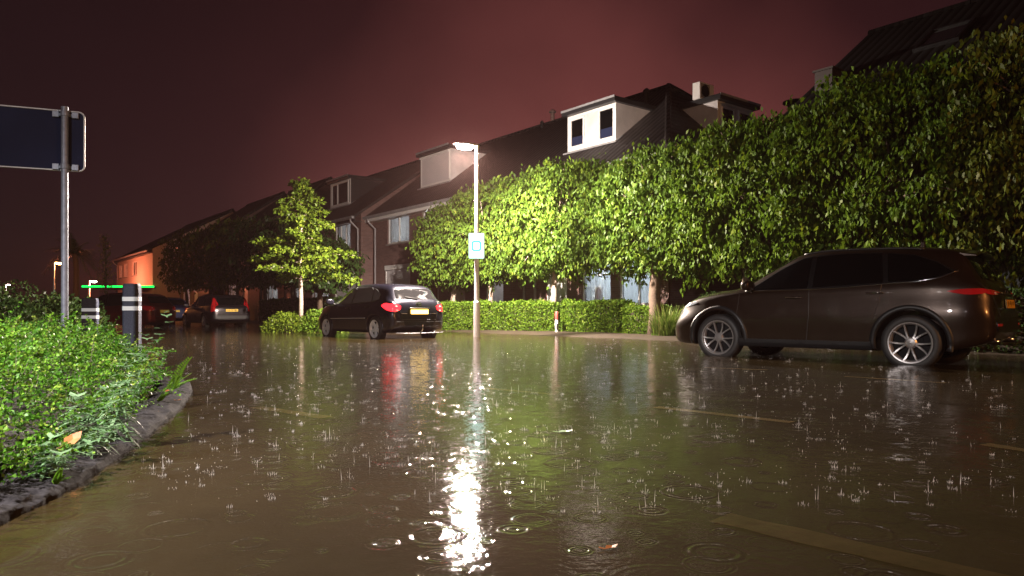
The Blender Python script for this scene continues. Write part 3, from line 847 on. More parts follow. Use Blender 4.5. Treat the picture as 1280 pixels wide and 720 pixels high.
def hedge_obj(name,label,p0,p1,depth,h,mat_leaf,size=.045,dens=520,rough=.05,z=0.,group='hedges along the front gardens',cat='hedge',seed=0):
    """clipped hedge from p0 to p1 (front face) going back by depth"""
    p0=Vector(p0);p1=Vector(p1); d=(p1-p0); L=d.length; rz=math.atan2(d.y,d.x)
    root=tag(empty(name,(p0.x,p0.y,z),rz),label,cat,group)
    rng=np.random.default_rng(100+seed)
    MB().box(.08,L-.08,.08,depth-.08,-.08,h-.07).build('stems',M['twig'],root)
    P=[]
    def face(n,f):
        u=rng.uniform(0,1,(n,2)); P.append(np.stack(f(u[:,0],u[:,1]),1))
    wob=lambda a,b: .03*np.sin(a*3.1+seed)+.025*np.sin(b*7.3+a*5.)+.02*np.sin(a*11.)
    o=lambda n: rng.normal(size=n)*rough*.7-.02
    n=int(L*h*dens); face(n,lambda a,b:(a*L,o(len(a))+wob(a*L,b*h),b*h))
    n=int(L*depth*dens*1.1); face(n,lambda a,b:(a*L,b*depth,h+o(len(a))+wob(a*L,b*depth)))
    n=int(L*h*dens*.3); face(n,lambda a,b:(a*L,depth-o(len(a)),b*h))
    for e in (0,1):
        n=int(depth*h*dens); face(n,lambda a,b:(e*L+(1 if e else -1)*o(len(a)),a*depth,b*h))
    P=np.concatenate(P)
    out=np.tile(np.array([[0,-.5,.8]]),(len(P),1))
    quads('foliage',leaves(rng,P,size,-.1,out,width=.7),M[mat_leaf],root,np.clip(rng.normal(.45,.25,len(P)),0,1))
    return root
hz=[(26.0,18.05,12.98,'bright clipped hedge between the black hatchback and the lamp post area',1.0,'hedge'),]
def HP(t,w): v=SP(t,w); return (v.x,v.y,0)
# positions follow the line seen in the photograph
hedge_obj('clipped_hedge','bright clipped hedge behind the street lamp, from the hatchback to the marker post',(-3.1,25.4,0),(1.32,22.15,0),.75,.92,'hedge',.06,2000,seed=1)
hedge_obj('clipped_hedge','clipped hedge right of the red topped marker post under the lime crowns',(1.5,21.95,0),(3.02,20.3,0),.75,.92,'hedge',.06,2000,seed=2)
hedge_obj('clipped_hedge','shorter darker hedge block between the long hedge and the grass clump',(3.08,20.0,0),(3.85,19.15,0),.7,.80,'hedge',.06,1700,seed=3)
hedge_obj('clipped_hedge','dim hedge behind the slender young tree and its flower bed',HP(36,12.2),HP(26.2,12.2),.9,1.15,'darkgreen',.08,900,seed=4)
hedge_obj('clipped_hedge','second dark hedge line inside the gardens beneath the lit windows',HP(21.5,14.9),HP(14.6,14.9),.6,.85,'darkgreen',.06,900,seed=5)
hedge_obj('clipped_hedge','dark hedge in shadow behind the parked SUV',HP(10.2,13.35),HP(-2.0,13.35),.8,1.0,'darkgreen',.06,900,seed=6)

def mound(name,label,loc,rx,ry,h,mat_leaf,n,size,seed,cat='shrub',group=None,droop=.0,rz=0.):
    root=tag(empty(name,loc,rz),label,cat,group)
    rng=np.random.default_rng(seed)
    u=rng.normal(size=(n,3)); u/=np.linalg.norm(u,axis=1,keepdims=True); u[:,2]=abs(u[:,2])
    r=1-.45*rng.uniform(0,1,n)**2+.12*np.sin(u[:,0]*6+seed)*np.sin(u[:,1]*7)
    P=u*r[:,None]*np.array([rx,ry,h])
    out=u.copy(); out[:,2]+=.3
    quads('foliage',leaves(rng,P,size,droop,out,width=.6),M[mat_leaf],root,np.clip(rng.normal(.45,.25,n),0,1))
    mb=MB()
    for k in range(14):
        a=rng.uniform(0,6.28); q=rng.uniform(.4,.85)
        mb.tube([(0,0,-.1),(math.cos(a)*rx*q*.5,math.sin(a)*ry*q*.5,h*.5),(math.cos(a)*rx*q,math.sin(a)*ry*q,h*.75)],[.02,.014,.005],5)
    mb.build('stems',M['twig'],root)
    return root
GB='low shrubs in the bed around the slender tree'
mound('low_shrub','low bright shrub at the foot of the slender tree, left half of its bed',(-7.15,23.0,.0),.8,.7,.62,'yellowgreen',3000,.075,201,group=GB)
mound('low_shrub','low bright shrub touching the front wheel of the black hatchback',(-6.1,23.1,.0),.75,.7,.72,'hedge',3000,.075,202,group=GB)
GS='dark shrubs on the left behind the traffic sign'
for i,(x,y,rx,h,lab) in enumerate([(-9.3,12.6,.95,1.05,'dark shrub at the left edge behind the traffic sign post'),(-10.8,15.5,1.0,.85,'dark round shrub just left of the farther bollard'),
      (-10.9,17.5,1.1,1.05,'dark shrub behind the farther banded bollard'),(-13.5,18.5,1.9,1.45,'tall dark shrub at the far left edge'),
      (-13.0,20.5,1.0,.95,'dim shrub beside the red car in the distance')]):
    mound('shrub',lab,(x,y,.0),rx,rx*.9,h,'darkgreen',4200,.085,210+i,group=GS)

# ornamental grass clump by the SUV's nose
def grass_clump():
    rng=np.random.default_rng(77); root=tag(empty('grass_clump',(4.0,18.55,.0)),'clump of long arching grass at the hedge end near the SUV nose','grass clump')
    Q=[];tv=[]
    for k in range(720):
        a=rng.uniform(0,6.28); b=rng.uniform(0,.38); L=rng.uniform(.5,1.05); lean=rng.uniform(.15,.85)
        base=np.array([math.cos(a)*b,math.sin(a)*b,-.05]); a2=a+rng.normal()*.5; dv=np.array([math.cos(a2),math.sin(a2),0]); sd=np.array([-dv[1],dv[0],0])
        pts=[base+dv*lean*L*(s**1.8)*.8+np.array([0,0,L*(s-.45*lean*s*s)]) for s in (0,.3,.6,.85,1.)]
        ws=[.011,.011,.009,.006,.001]; tt=rng.uniform(0,1)
        for i in range(4):
            Q.append([pts[i]-sd*ws[i],pts[i]+sd*ws[i],pts[i+1]+sd*ws[i+1],pts[i+1]-sd*ws[i+1]]); tv.append(tt)
    quads('grass_blades',np.array(Q),M['grassblade'],root,tv)
grass_clump()

# palm-like tree and bare tree far left
def palm():
    rng=np.random.default_rng(31); root=tag(empty('palm_tree',(-34.6,57.,0)),'dark spiky palm tree silhouetted on the left behind the sign post','palm tree')
    mb=MB().tube([(0,0,-.1),(.1,0,2.),(.05,.1,4.0),(0,0,5.2)],[.28,.22,.2,.2],10)
    mb.build('trunk',M['twig'],root,smooth=True)
    Q=[];tv=[]
    for k in range(46):
        a=k*2.4; el=rng.uniform(-.35,1.2); L=rng.uniform(1.8,2.7)
        d=np.array([math.cos(a)*math.cos(el),math.sin(a)*math.cos(el),math.sin(el)])
        prev=None
        for s in np.linspace(0,1,14):
            p=np.array([0,0,5.2])+d*L*s+np.array([0,0,-.75*L*s*s*max(.2,math.cos(el))])
            if prev is not None:
                ax=p-prev; ax/=np.linalg.norm(ax); sd=np.cross(ax,[0,0,1]); sd/=np.linalg.norm(sd)+1e-6
                for sg in (-1,1):
                    tipv=sd*sg*.75+ax*.6+np.array([0,0,-.35]); ln=.55*(1-.5*s)
                    Q.append([prev,prev+ax*.045,prev+tipv*ln+ax*.02,prev+tipv*ln]); tv.append(.1)
                Q.append([prev-sd*.02,prev+sd*.02,p+sd*.02,p-sd*.02]); tv.append(.0)
            prev=p
    quads('crown',np.array(Q),M['darkgreen'],root,tv)
palm()
def bare():
    rng=np.random.default_rng(61); root=tag(empty('bare_tree',(-26.0,46.,0)),'thin sparse tree left of the orange lit end house','tree')
    mb=MB(); mb.tube([(0,0,-.1),(.05,0,2.),(0,.05,4.),(.03,0,5.6)],[.09,.07,.045,.012],7)
    P=[]
    for k in range(34):
        z=1.6+3.8*k/34; a=k*2.4; L=.9*(1-.6*k/34)*rng.uniform(.6,1.2); e=(math.cos(a)*L*.6,math.sin(a)*L*.6,z+L*.9)
        mb.tube([(0,0,z),(e[0]*.5,e[1]*.5,z+L*.35),e],[.02,.013,.004],5)
        for j in range(16):
            s=rng.uniform(.3,1); P.append((e[0]*s+rng.normal()*.1,e[1]*s+rng.normal()*.1,z+L*.9*s+rng.normal()*.1))
    mb.build('trunk',M['bark'],root)
    quads('crown',leaves(rng,np.array(P),.13,.3),M['lime_dim'],root,rng.uniform(0,1,len(P)))
bare()

# ------------------------------------------------------------------ planted island in the foreground
def pw(px,py,z=.0): Y=(CAM_H-z)*900/(py-388); return Vector(((px-640)/900*Y,Y,0))
edge=[(-6.0,-4.2),(-3.6,-2.6),(-2.35,-1.0),(-1.86,.4),(-1.70,1.5),(-1.67,2.3),(-1.72,2.75),(-1.84,3.3),(-2.04,4.05),(-2.32,5.0),(-2.62,5.85),(-2.85,6.4),(-3.2,7.0),(-3.75,7.5),(-4.5,8.2),(-5.05,9.3),(-5.45,10.8),(-6.4,12.2),(-8.4,14.9),(-12,17.5),(-17,19)]
def spline(pts,n=6):
    pts=[Vector((*p,0)) for p in pts]; out=[]
    for i in range(len(pts)-1):
        p0=pts[max(i-1,0)];p1=pts[i];p2=pts[i+1];p3=pts[min(i+2,len(pts)-1)]
        for k in range(n):
            t=k/n
            out.append(.5*((2*p1)+(p2-p0)*t+(2*p0-5*p1+4*p2-p3)*t*t+(3*p1-p0-3*p2+p3)*t**3))
    out.append(pts[-1]); return out
ED=spline(edge,8)
def kerb():
    rng=np.random.default_rng(8); mb=MB(); prof=[(0,-.09),(0,.012),(.015,.028),(.05,.040),(.12,.05),(.19,.055),(.25,.05),(.27,-.05)]
    n=len(prof)
    for i,p in enumerate(ED):
        d=(ED[min(i+1,len(ED)-1)]-ED[max(i-1,0)]).normalized(); s=Vector((-d.y,d.x,0))
        for (o,z) in prof:
            j=rng.normal()*.008
            q=p+s*(o+j); mb.v.append((q.x,q.y,z+rng.normal()*.007*(z>0)))
    for i in range(len(ED)-1):
        for k in range(n-1): mb.f.append((i*n+k,i*n+k+1,(i+1)*n+k+1,(i+1)*n+k))
    o=mb.build('kerb',M['kerb'],smooth=True)
    m=o.modifiers.new('sub','SUBSURF'); m.levels=2; m.render_levels=2; m.subdivision_type='SIMPLE'
    tx=bpy.data.textures.new('kerb_grain','CLOUDS'); tx.noise_scale=.03
    dm=o.modifiers.new('disp','DISPLACE'); dm.texture=tx; dm.strength=.007; dm.mid_level=.5
    return tag(o,kind='structure')
kerb()
edx=np.array([p.x for p in ED]); edy=np.array([p.y for p in ED])
def inside_dist(x,y):
    """distance to the island edge, positive inside"""
    d=np.full(len(x),1e9); sgn=np.ones(len(x))
    for i in range(len(ED)-1):
        ax,ay,bx,by=edx[i],edy[i],edx[i+1],edy[i+1]
        vx,vy=bx-ax,by-ay; t=np.clip(((x-ax)*vx+(y-ay)*vy)/(vx*vx+vy*vy),0,1)
        qx,qy=ax+vx*t-x,ay+vy*t-y; dd=np.hypot(qx,qy); cr=vx*(y-ay)-vy*(x-ax)
        upd=dd<d; d=np.where(upd,dd,d); sgn=np.where(upd,np.sign(cr),sgn)
    return d*sgn
def bush_h(x,y,d):
    h=.09+.41*np.clip((d-.1)/.5,0,1)**.6
    h=h*(1-.32*np.clip((y-6.)/4,0,1))
    return h+.075*np.sin(x*3.1+y*1.3)+.065*np.sin(y*4.3-x*2.)+.03*np.sin(x*9+y*7)
# soil mound under the shrubs
def soil():
    xs=np.arange(-12,-1.4,.16); ys=np.arange(-3.8,19,.16); X,Y=np.meshgrid(xs,ys); d=inside_dist(X.ravel(),Y.ravel()).reshape(X.shape)
    rng=np.random.default_rng(3)
    Z=.048+.11*np.clip(d/.8,0,1)+rng.normal(size=X.shape)*.008; ok=d>.22
    mb=MB(); idx=-np.ones(X.shape,int)
    for i in range(X.shape[0]):
        for j in range(X.shape[1]):
            if ok[i,j]: idx[i,j]=len(mb.v); mb.v.append((X[i,j],Y[i,j],Z[i,j]))
    for i in range(X.shape[0]-1):
        for j in range(X.shape[1]-1):
            q=(idx[i,j],idx[i,j+1],idx[i+1,j+1],idx[i+1,j])
            if min(q)>=0: mb.f.append(q)
    return tag(mb.build('soil',M['soil'],smooth=True),kind='structure')
soil()
def ground_cover():
    """sprays of small-leaved low shrub: arching twigs with paired leaves"""
    rng=np.random.default_rng(19); Q=[];tv=[];SQ=[]
    n=0
    X=rng.uniform(-9.5,-1.7,60000); Y=rng.uniform(.3,11.,60000); d=inside_dist(X,Y)
    keep=(d>.13+.11*np.clip((Y-3)/2,0,1))&(X>-.80*np.maximum(Y,1.2)-1.0)
    # thin with distance: nearer twigs are finer and more numerous
    keep&=rng.uniform(0,1,len(X))<np.clip(3.4/np.maximum(Y,1.),.22,1.)*.66
    X,Y,d=X[keep],Y[keep],d[keep]
    H=bush_h(X,Y,d)
    for x,y,h,dd in zip(X,Y,H,d):
        big=1+.07*max(0,y-3)
        a=rng.uniform(0,6.28); L=rng.uniform(.12,.30)*big; el=rng.uniform(.1,1.2)
        if rng.uniform()<.03: el=1.1; L*=1.25
        dv=np.array([math.cos(a)*math.cos(el),math.sin(a)*math.cos(el),math.sin(el)])
        z=h*rng.uniform(.35,1.0)**.6-.08
        b=np.array([x,y,max(z,.06)]); sd=np.cross(dv,[0,0,1]); sd/=np.linalg.norm(sd); up=np.cross(sd,dv)
        bend=rng.uniform(.1,.5); base_t=np.clip(rng.normal(.40,.24),0,1)
        nl=int(L/.022/big**.6); prev=b
        for j in range(nl):
            s=(j+1)/nl; p=b+dv*L*s+np.array([0,0,-bend*L*s*s])
            for sg in (-1,1):
                w=rng.uniform(.6,1.25)*.0145*big; ln=rng.uniform(.6,1.3)*.024*big*(1-.35*s)
                ph=rng.uniform(-1.1,1.1); ld=(sd*sg*math.cos(ph)+up*math.sin(ph))*.85+dv*rng.uniform(.1,.8); ld/=np.linalg.norm(ld); ws=np.cross(ld,up*.7+rng.normal(size=3)*.55); ws/=np.linalg.norm(ws)+1e-6
                Q.append([p,p+ld*ln*.5+ws*w*.5+up*.002,p+ld*ln,p+ld*ln*.5-ws*w*.5+up*.002]); tv.append(min(1,max(0,base_t+rng.normal()*.12+.18*s)))
            prev=p
        e=b+dv*L*.5+np.array([0,0,-bend*L*.25]); t=b+dv*L+np.array([0,0,-bend*L]); q=sd*.0016*big
        SQ.append([b-q,b+q,e+q,e-q]); SQ.append([e-q,e+q,t+q*.4,t-q*.4])
    o=quads('ground_cover_foliage',np.array(Q),M['shrub'],None,tv); tag(o,'dense small leaved shrub cover filling the kerbed island','ground cover',kind='stuff')
    s=quads('ground_cover_twigs',np.array(SQ),M['twig'],o)
    print('shrub quads',len(Q))
ground_cover()

# weeds standing in the island edge
def weed(label,loc,h,seed,spread=.22,n=26,leaflen=.13,matn='weed',lean=(0,0),flower=False,cat='weed'):
    rng=np.random.default_rng(seed); root=tag(empty('weed_plant',loc),label,cat,'weeds at the island edge')
    Q=[];tv=[]; mb=MB()
    stems=3
    for sidx in range(stems):
        a0=rng.uniform(0,6.28); hh=h*(1 if sidx==0 else rng.uniform(.5,.8)); tipx=lean[0]*hh+math.cos(a0)*.12*sidx; tipy=lean[1]*hh+math.sin(a0)*.12*sidx
        f=lambda s:np.array([tipx*s**1.4,tipy*s**1.4,hh*s])
        mb.tube([tuple(f(s)) for s in np.linspace(-.03,1,7)],[.006,.006,.0055,.005,.004,.003,.002],5)
        for k in range(n):
            s=(k+1)/(n+1); p=f(s); a=k*2.4+rng.normal()*.3; L=leaflen*(1.15-.75*s)*rng.uniform(.7,1.2); el=.5-.9*(1-s)+rng.normal()*.15
            dv=np.array([math.cos(a)*math.cos(el),math.sin(a)*math.cos(el),math.sin(el)]); sd=np.cross(dv,[0,0,1]); sd/=np.linalg.norm(sd)
            # narrow toothed leaf: a spine with side lobes
            m=5
            for j in range(m):
                s0=j/m;s1=(j+1)/m; dz=np.array([0,0,-.5*L]); w0=.008*math.sin(math.pi*min(.95,s0+.12));w1=.008*math.sin(math.pi*min(1,s1+.05))
                p0=p+dv*L*s0+dz*s0*s0;p1=p+dv*L*s1+dz*s1*s1
                Q.append([p0-sd*w0,p0+sd*w0,p1+sd*w1,p1-sd*w1]);tv.append(rng.uniform(.2,.9))
                if j in (1,2,3):
                    for sg in (-1,1): 
                        Q.append([p0,p0+dv*.007,p0+sd*sg*.036+dv*.026,p0+sd*sg*.033+dv*.019]);tv.append(rng.uniform(.2,.9))
    quads('leaf_spray',np.array(Q),M[matn],root,tv); mb.build('stem',M['weed_stem'],root)
    return root
M['weed_stem']=mat('weed_stem',(.16,.24,.13),.5)
weed('tall pale feathery weed rising through the shrubs at the kerb',(-2.02,3.66,.06),.46,5,n=30,leaflen=.16,lean=(.22,.05))
weed('pale weed with a long thin arching stem in front of the near bollard',(-2.55,4.9,.07),.66,6,n=16,leaflen=.11,lean=(.32,.1))
weed('bushy grey green weed low beside the tall feathery weed',(-1.98,3.3,.06),.24,7,n=28,leaflen=.15,lean=(-.1,0))
weed('small leafy weed leaning over the kerb end',(-1.86,2.86,.06),.14,9,n=12,leaflen=.10,lean=(.3,-.2))
def fern(label,loc,L,rz,seed):
    rng=np.random.default_rng(seed); root=tag(empty('fern_plant',loc,rz),label,'fern','weeds at the island edge')
    Q=[];tv=[]
    for k,(a,el) in enumerate([(0,1.2),(.5,.95),(-.6,.9),(1.2,.6)]):
        d=np.array([math.cos(a)*math.cos(el),math.sin(a)*math.cos(el),math.sin(el)]); sd=np.cross(d,[0,0,1]); sd/=np.linalg.norm(sd); Lk=L*(1 if k==0 else .6)
        prev=np.zeros(3)
        for j in range(1,15):
            s=j/14; p=d*Lk*s+np.array([.15*Lk*s*s,0,-.18*Lk*s*s]); Q.append([prev-sd*.003,prev+sd*.003,p+sd*.003,p-sd*.003]);tv.append(.3)
            ll=.085*(1-.65*s)*Lk/.3
            for sg in (-1,1):
                ax=sd*sg*.9+d*.5; Q.append([p,p+ax*ll*.5+d*.011,p+ax*ll,p+ax*ll*.5-d*.009]);tv.append(rng.uniform(.2,1))
            prev=p
    quads('fronds',np.array(Q),M['fern'],root,tv)
fern('bright yellow green fern like frond at the rounded end of the kerb',(-2.72,5.75,.06),.34,-.3,3)
fern('small green frond low on the kerb between the weed and the bright fern',(-2.48,5.05,.06),.17,.2,4)
fern('tiny bright green sprig growing from the kerb face near the water',(-1.76,2.78,.03),.08,-.6,5)
def leaf_thing(label,x,y,z,s,matn,rz):
    root=empty('fallen_leaf',(x,y,z),rz)
    mb=MB(); mb.add([(0,0,0),(s*.3,s*.28,.006),(s*.7,s*.22,.004),(s,0,.01),(s*.7,-s*.22,.005),(s*.3,-s*.28,.006),(s*.5,0,.001)],[(0,1,6),(1,2,6),(2,3,6),(3,4,6),(4,5,6),(5,0,6)])
    mb.tube([(0,0,.001),(-s*.3,.01,.004)],.002,5)
    me=mb.mesh('fallen_leaf'); COL.objects.unlink(root); bpy.data.objects.remove(root)
    o=link_mesh('fallen_leaf',me,M[matn]); o.location=(x,y,z); o.rotation_euler=(0,0,rz)
    return tag(o,label,'leaf','fallen leaves')
leaf_thing('pale green leaf floating right of the lamp reflection',.262,4.12,.004,.09,'pale_leaf',.2)
leaf_thing('orange leaf floating in the right foreground water',.27,2.1,.004,.045,'dead',.4)
o_=leaf_thing('orange dead leaf caught at the shrub edge on the kerb',-1.98,3.18,.10,.10,'dead',1.2); o_.rotation_euler=(.5,-.5,1.2)
o_=leaf_thing('small rust coloured leaf on the soil beside the bright fern',-2.66,5.55,.075,.07,'dead',2.)
o_=leaf_thing('tan leaf lying on the wet kerb near the rounded end',-2.38,5.1,.062,.05,'dead',.2)
# ------------------------------------------------------------------ cars
def pchip(keys,x):
    xs=np.array([k[0] for k in keys],float); ys=np.array([k[1] for k in keys],float)
    h=np.diff(xs); dl=np.diff(ys)/h; m=np.zeros(len(xs))
    m[0]=dl[0]; m[-1]=dl[-1]
    for i in range(1,len(xs)-1):
        if dl[i-1]*dl[i]>0:
            w1=2*h[i]+h[i-1];w2=h[i]+2*h[i-1]; m[i]=(w1+w2)/(w1/dl[i-1]+w2/dl[i])
    i=np.clip(np.searchsorted(xs,x)-1,0,len(h)-1); t=np.clip((x-xs[i])/h[i],0,1)
    return (1+2*t)*(1-t)**2*ys[i]+t*(1-t)**2*h[i]*m[i]+t*t*(3-2*t)*ys[i+1]+t*t*(t-1)*h[i]*m[i+1]

def crom(P,n):
    out=[]
    for i in range(len(P)-1):
        p0=P[max(i-1,0)];p1=P[i];p2=P[i+1];p3=P[min(i+2,len(P)-1)]
        for k in range(n):
            t=k/n
            out.append(.5*((2*p1)+(p2-p0)*t+(2*p0-5*p1+4*p2-p3)*t*t+(3*p1-p0-3*p2+p3)*t**3))
    out.append(P[-1]); return out

class Car:
    def __init__(s,p): s.p=p; s.build_body()
    def build_body(s):
        p=s.p; x0,x1=p['zt'][0][0],p['zt'][-1][0]
        xs=set(np.linspace(x0,x1,70))|{x0+a for a in (.006,.015,.03,.05,.08,.12,.16)}|{x1-a for a in (.006,.015,.03,.05,.08,.12)}
        xs=sorted(xs)
        rings=[];
        for x in xs:
            zt=float(pchip(p['zt'],x)); zb=float(pchip(p['zb'],x)); ze=min(float(pchip(p['ze'],x)),zt-.03); wm=float(pchip(p['wm'],x)); we=float(pchip(p['we'],x)); wr=float(pchip(p['wr'],x))
            zm=zb+(ze-zb)*.55; sh=min(.075,(zt-ze)*.4)
            P=[np.array(q) for q in ((0,zb),(wm*.80,zb),(wm*.955,zb+.03),(wm*.985,zb+.16*(ze-zb)/.6),(wm,zm),(we*.6+wm*.4,zm+(ze-zm)*.62),(we,ze),(we+(wr-we)*.5,ze+(zt-sh-ze)*.55),(wr,zt-sh),(wr*.72,zt-sh*.22),(0,zt))]
            c=crom(P,4)
            ring=[(x,-q[0],q[1]) for q in c]+[(x,q[0],q[1]) for q in c[-2:0:-1]]
            rings.append(ring)
        n=len(rings[0]); v=[a for r in rings for a in r]; f=[]
        for i in range(len(rings)-1):
            for k in range(n):
                k2=(k+1)%n; f.append((i*n+k,i*n+k2,(i+1)*n+k2,(i+1)*n+k))
        f.append(tuple(range(n))); f.append(tuple((len(rings)-1)*n+k for k in range(n-1,-1,-1)))
        me=bpy.data.meshes.new('body'); me.from_pydata(v,[],f)
        bm=bmesh.new(); bm.from_mesh(me); bmesh.ops.remove_doubles(bm,verts=bm.verts[:],dist=1e-5); bmesh.ops.recalc_face_normals(bm,faces=bm.faces[:])
        bmesh.ops.triangulate(bm,faces=[q for q in bm.faces if len(q.verts)>4])
        bm.to_mesh(me)
        s.bvh=BVHTree.FromBMesh(bm); bm.free()
        # cut the wheel wells
        tmp=bpy.data.objects.new('tmp_body',me); COL.objects.link(tmp)
        cut=MB()
        for wx in (p['fx'],p['rx']):
            Mx=Matrix.Translation((wx,0,p['r']-.0))@Matrix.Rotation(R(90),4,'X')
            for (a,b) in ((-1.2,-.55),(.55,1.2)):
                ring=[]; N=40; vs=[];fs=[]
                for z in (a,b):
                    for k in range(N):
                        an=2*math.pi*k/N; vs.append((p['ra']*math.cos(an),p['ra']*math.sin(an),z))
                fs=[tuple(range(N-1,-1,-1)),tuple(range(N,2*N))]+[(k,(k+1)%N,N+(k+1)%N,N+k) for k in range(N)]
                cut.add(vs,fs,Mx)
        cme=cut.mesh('cut'); cob=bpy.data.objects.new('tmp_cut',cme); COL.objects.link(cob)
        m=tmp.modifiers.new('b','BOOLEAN'); m.operation='DIFFERENCE'; m.object=cob; m.solver='EXACT'
        bpy.context.view_layer.update()
        dg=bpy.context.evaluated_depsgraph_get()
        s.body=bpy.data.meshes.new_from_object(tmp.evaluated_get(dg))
        for o in (tmp,cob): bpy.data.objects.remove(o)
        bm=bmesh.new(); bm.from_mesh(s.body)
        bmesh.ops.remove_doubles(bm,verts=bm.verts[:],dist=2e-4)
        for e in bm.edges: e.smooth = not (len(e.link_faces)==2 and e.calc_face_angle(0)>R(42))
        for q in bm.faces: q.smooth=True
        bm.to_mesh(s.body); bm.free(); s.body.materials.clear()
    def ray(s,o,d):
        h=s.bvh.ray_cast(Vector(o),Vector(d)); return h
    def patch(s,mode,poly,off=.004,cuts=3,side=1,skirt=.02,flatten=None):
        """a panel lying on the body. mode 'side': poly (x,z); 'rear'/'front': poly (y,z); 'top': poly (x,y)"""
        bm=bmesh.new()
        vs=[bm.verts.new((a,b,0)) for a,b in poly]; bm.faces.new(vs)
        bmesh.ops.triangulate(bm,faces=bm.faces[:])
        maxe=.09
        for _ in range(6):
            es=[e for e in bm.edges if e.calc_length()>maxe]
            if not es: break
            bmesh.ops.subdivide_edges(bm,edges=es,cuts=1)
            bmesh.ops.triangulate(bm,faces=bm.faces[:])
        dirs={'side':Vector((0,-side,0)),'rear':Vector((1,0,0)),'front':Vector((-1,0,0)),'top':Vector((0,0,-1))}
        d=dirs[mode]
        for v in bm.verts:
            a,b=v.co.x,v.co.y
            o={'side':(a,side*3,b),'rear':(-6,a,b),'front':(6,a,b),'top':(a,b,4)}[mode]
            h=s.bvh.ray_cast(Vector(o),d)
            if h[0] is None:
                hn=s.bvh.find_nearest(Vector({'side':(a,side*.7,b),'rear':(-2.2,a,b),'front':(2.2,a,b),'top':(a,b,1)}[mode])); q,nn=hn[0],hn[1]
            else: q,nn=h[0],h[1]
            if nn.dot(d)>0: nn=-nn
            v.co=q+nn*off
        bmesh.ops.recalc_face_normals(bm,faces=bm.faces[:])
        avg=sum((q.normal for q in bm.faces),Vector())
        if avg.dot(d)>0: bmesh.ops.reverse_faces(bm,faces=bm.faces[:])
        be=[e for e in bm.edges if len(e.link_faces)==1]
        g=bmesh.ops.extrude_edge_only(bm,edges=be)
        for v in [x for x in g['geom'] if isinstance(x,bmesh.types.BMVert)]:
            v.co+=d*skirt
        for q in bm.faces: q.smooth=True
        for e in be: e.smooth=False
        me=bpy.data.meshes.new('panel'); bm.to_mesh(me); bm.free(); return me
    def strip(s,mode,pts,wd,off=.003,side=1,hgt=.006):
        """thin ribbon following a polyline on the body"""
        dirs={'side':Vector((0,-side,0)),'rear':Vector((1,0,0)),'front':Vector((-1,0,0)),'top':Vector((0,0,-1))}; d=dirs[mode]
        fine=[]
        for i in range(len(pts)-1):
            n=max(1,int(math.dist(pts[i],pts[i+1])/.06))
            for k in range(n): fine.append((pts[i][0]+(pts[i+1][0]-pts[i][0])*k/n,pts[i][1]+(pts[i+1][1]-pts[i][1])*k/n))
        fine.append(pts[-1]); P=[]
        for a,b in fine:
            o={'side':(a,side*3,b),'rear':(-6,a,b),'front':(6,a,b),'top':(a,b,4)}[mode]
            h=s.bvh.ray_cast(Vector(o),d)
            if h[0] is None: continue
            nn=h[1] if h[1].dot(d)<0 else -h[1]
            P.append(h[0]+nn*off)
        mb=MB()
        if len(P)>1: mb.tube(P,wd/2,6)
        return mb

def wheel_meshes(r,rr,wd,style):
    """tyre, rim disc; axis along y, outside towards +y"""
    Ry=Matrix.Rotation(R(-90),4,'X')
    t=MB().lathe([(rr,-wd*.5),(rr+.03,-wd*.52),(r-.035,-wd*.5),(r-.01,-wd*.42),(r,-wd*.3),(r,wd*.3),(r-.01,wd*.42),(r-.035,wd*.5),(rr+.03,wd*.52),(rr,wd*.47),(rr-.02,wd*.1),(rr-.02,-wd*.4)],48,Ry,closed=True)
    b=MB().lathe([(.0,.02),(rr-.02,.02),(rr-.02,.0),(0,.0)],40,Ry)         # dark backing with brake
    b.lathe([(.05,.03),(rr*.55,.03),(rr*.55,.022)],36,Ry)
    s=MB().lathe([(rr-.005,wd*.49),(rr+.012,wd*.5),(rr+.010,wd*.42),(rr-.018,wd*.36),(rr-.03,wd*.2),(rr-.012,wd*.2)],48,Ry,closed=True)
    s.lathe([(.0,wd*.40),(.055,wd*.38),(.075,wd*.30),(.075,wd*.1)],24,Ry)
    ns,pair={'ten':(5,True),'five':(5,False),'seven':(7,False)}[style]
    for k in range(ns):
        a0=2*math.pi*k/ns+.31
        offs=(-1,1) if pair else (0,)
        for j,of in enumerate(offs):
            w0,w1=(.013,.012) if pair else (.05,.036)
            if style=='seven': w0,w1=.026,.022
            pts=[]
            for q in range(7):
                f=q/6; rad=.05+(rr-.055)*f
                a=a0+(of if not pair else (-1,1)[j]*(.13+.20*f))
                pts.append((rad,a,wd*(.36-.06*math.sin(f*3.1)+.08*f),w0+(w1-w0)*f))
            vs=[];fs=[]
            for (rad,a,z,w_) in pts:
                c,sn=math.cos(a),math.sin(a); tx,ty=-sn,c
                for (q,dz) in ((-w_,-.03),(-w_*.8,0),(w_*.8,0),(w_,-.03)):
                    vs.append((rad*c+tx*q,rad*sn+ty*q,z+dz))
            for i in range(6):
                for k2 in range(3): fs.append((i*4+k2,i*4+k2+1,(i+1)*4+k2+1,(i+1)*4+k2))
            s.add(vs,fs,Ry)
    return t.mesh('tyre'),b.mesh('brake'),s.mesh('rim')

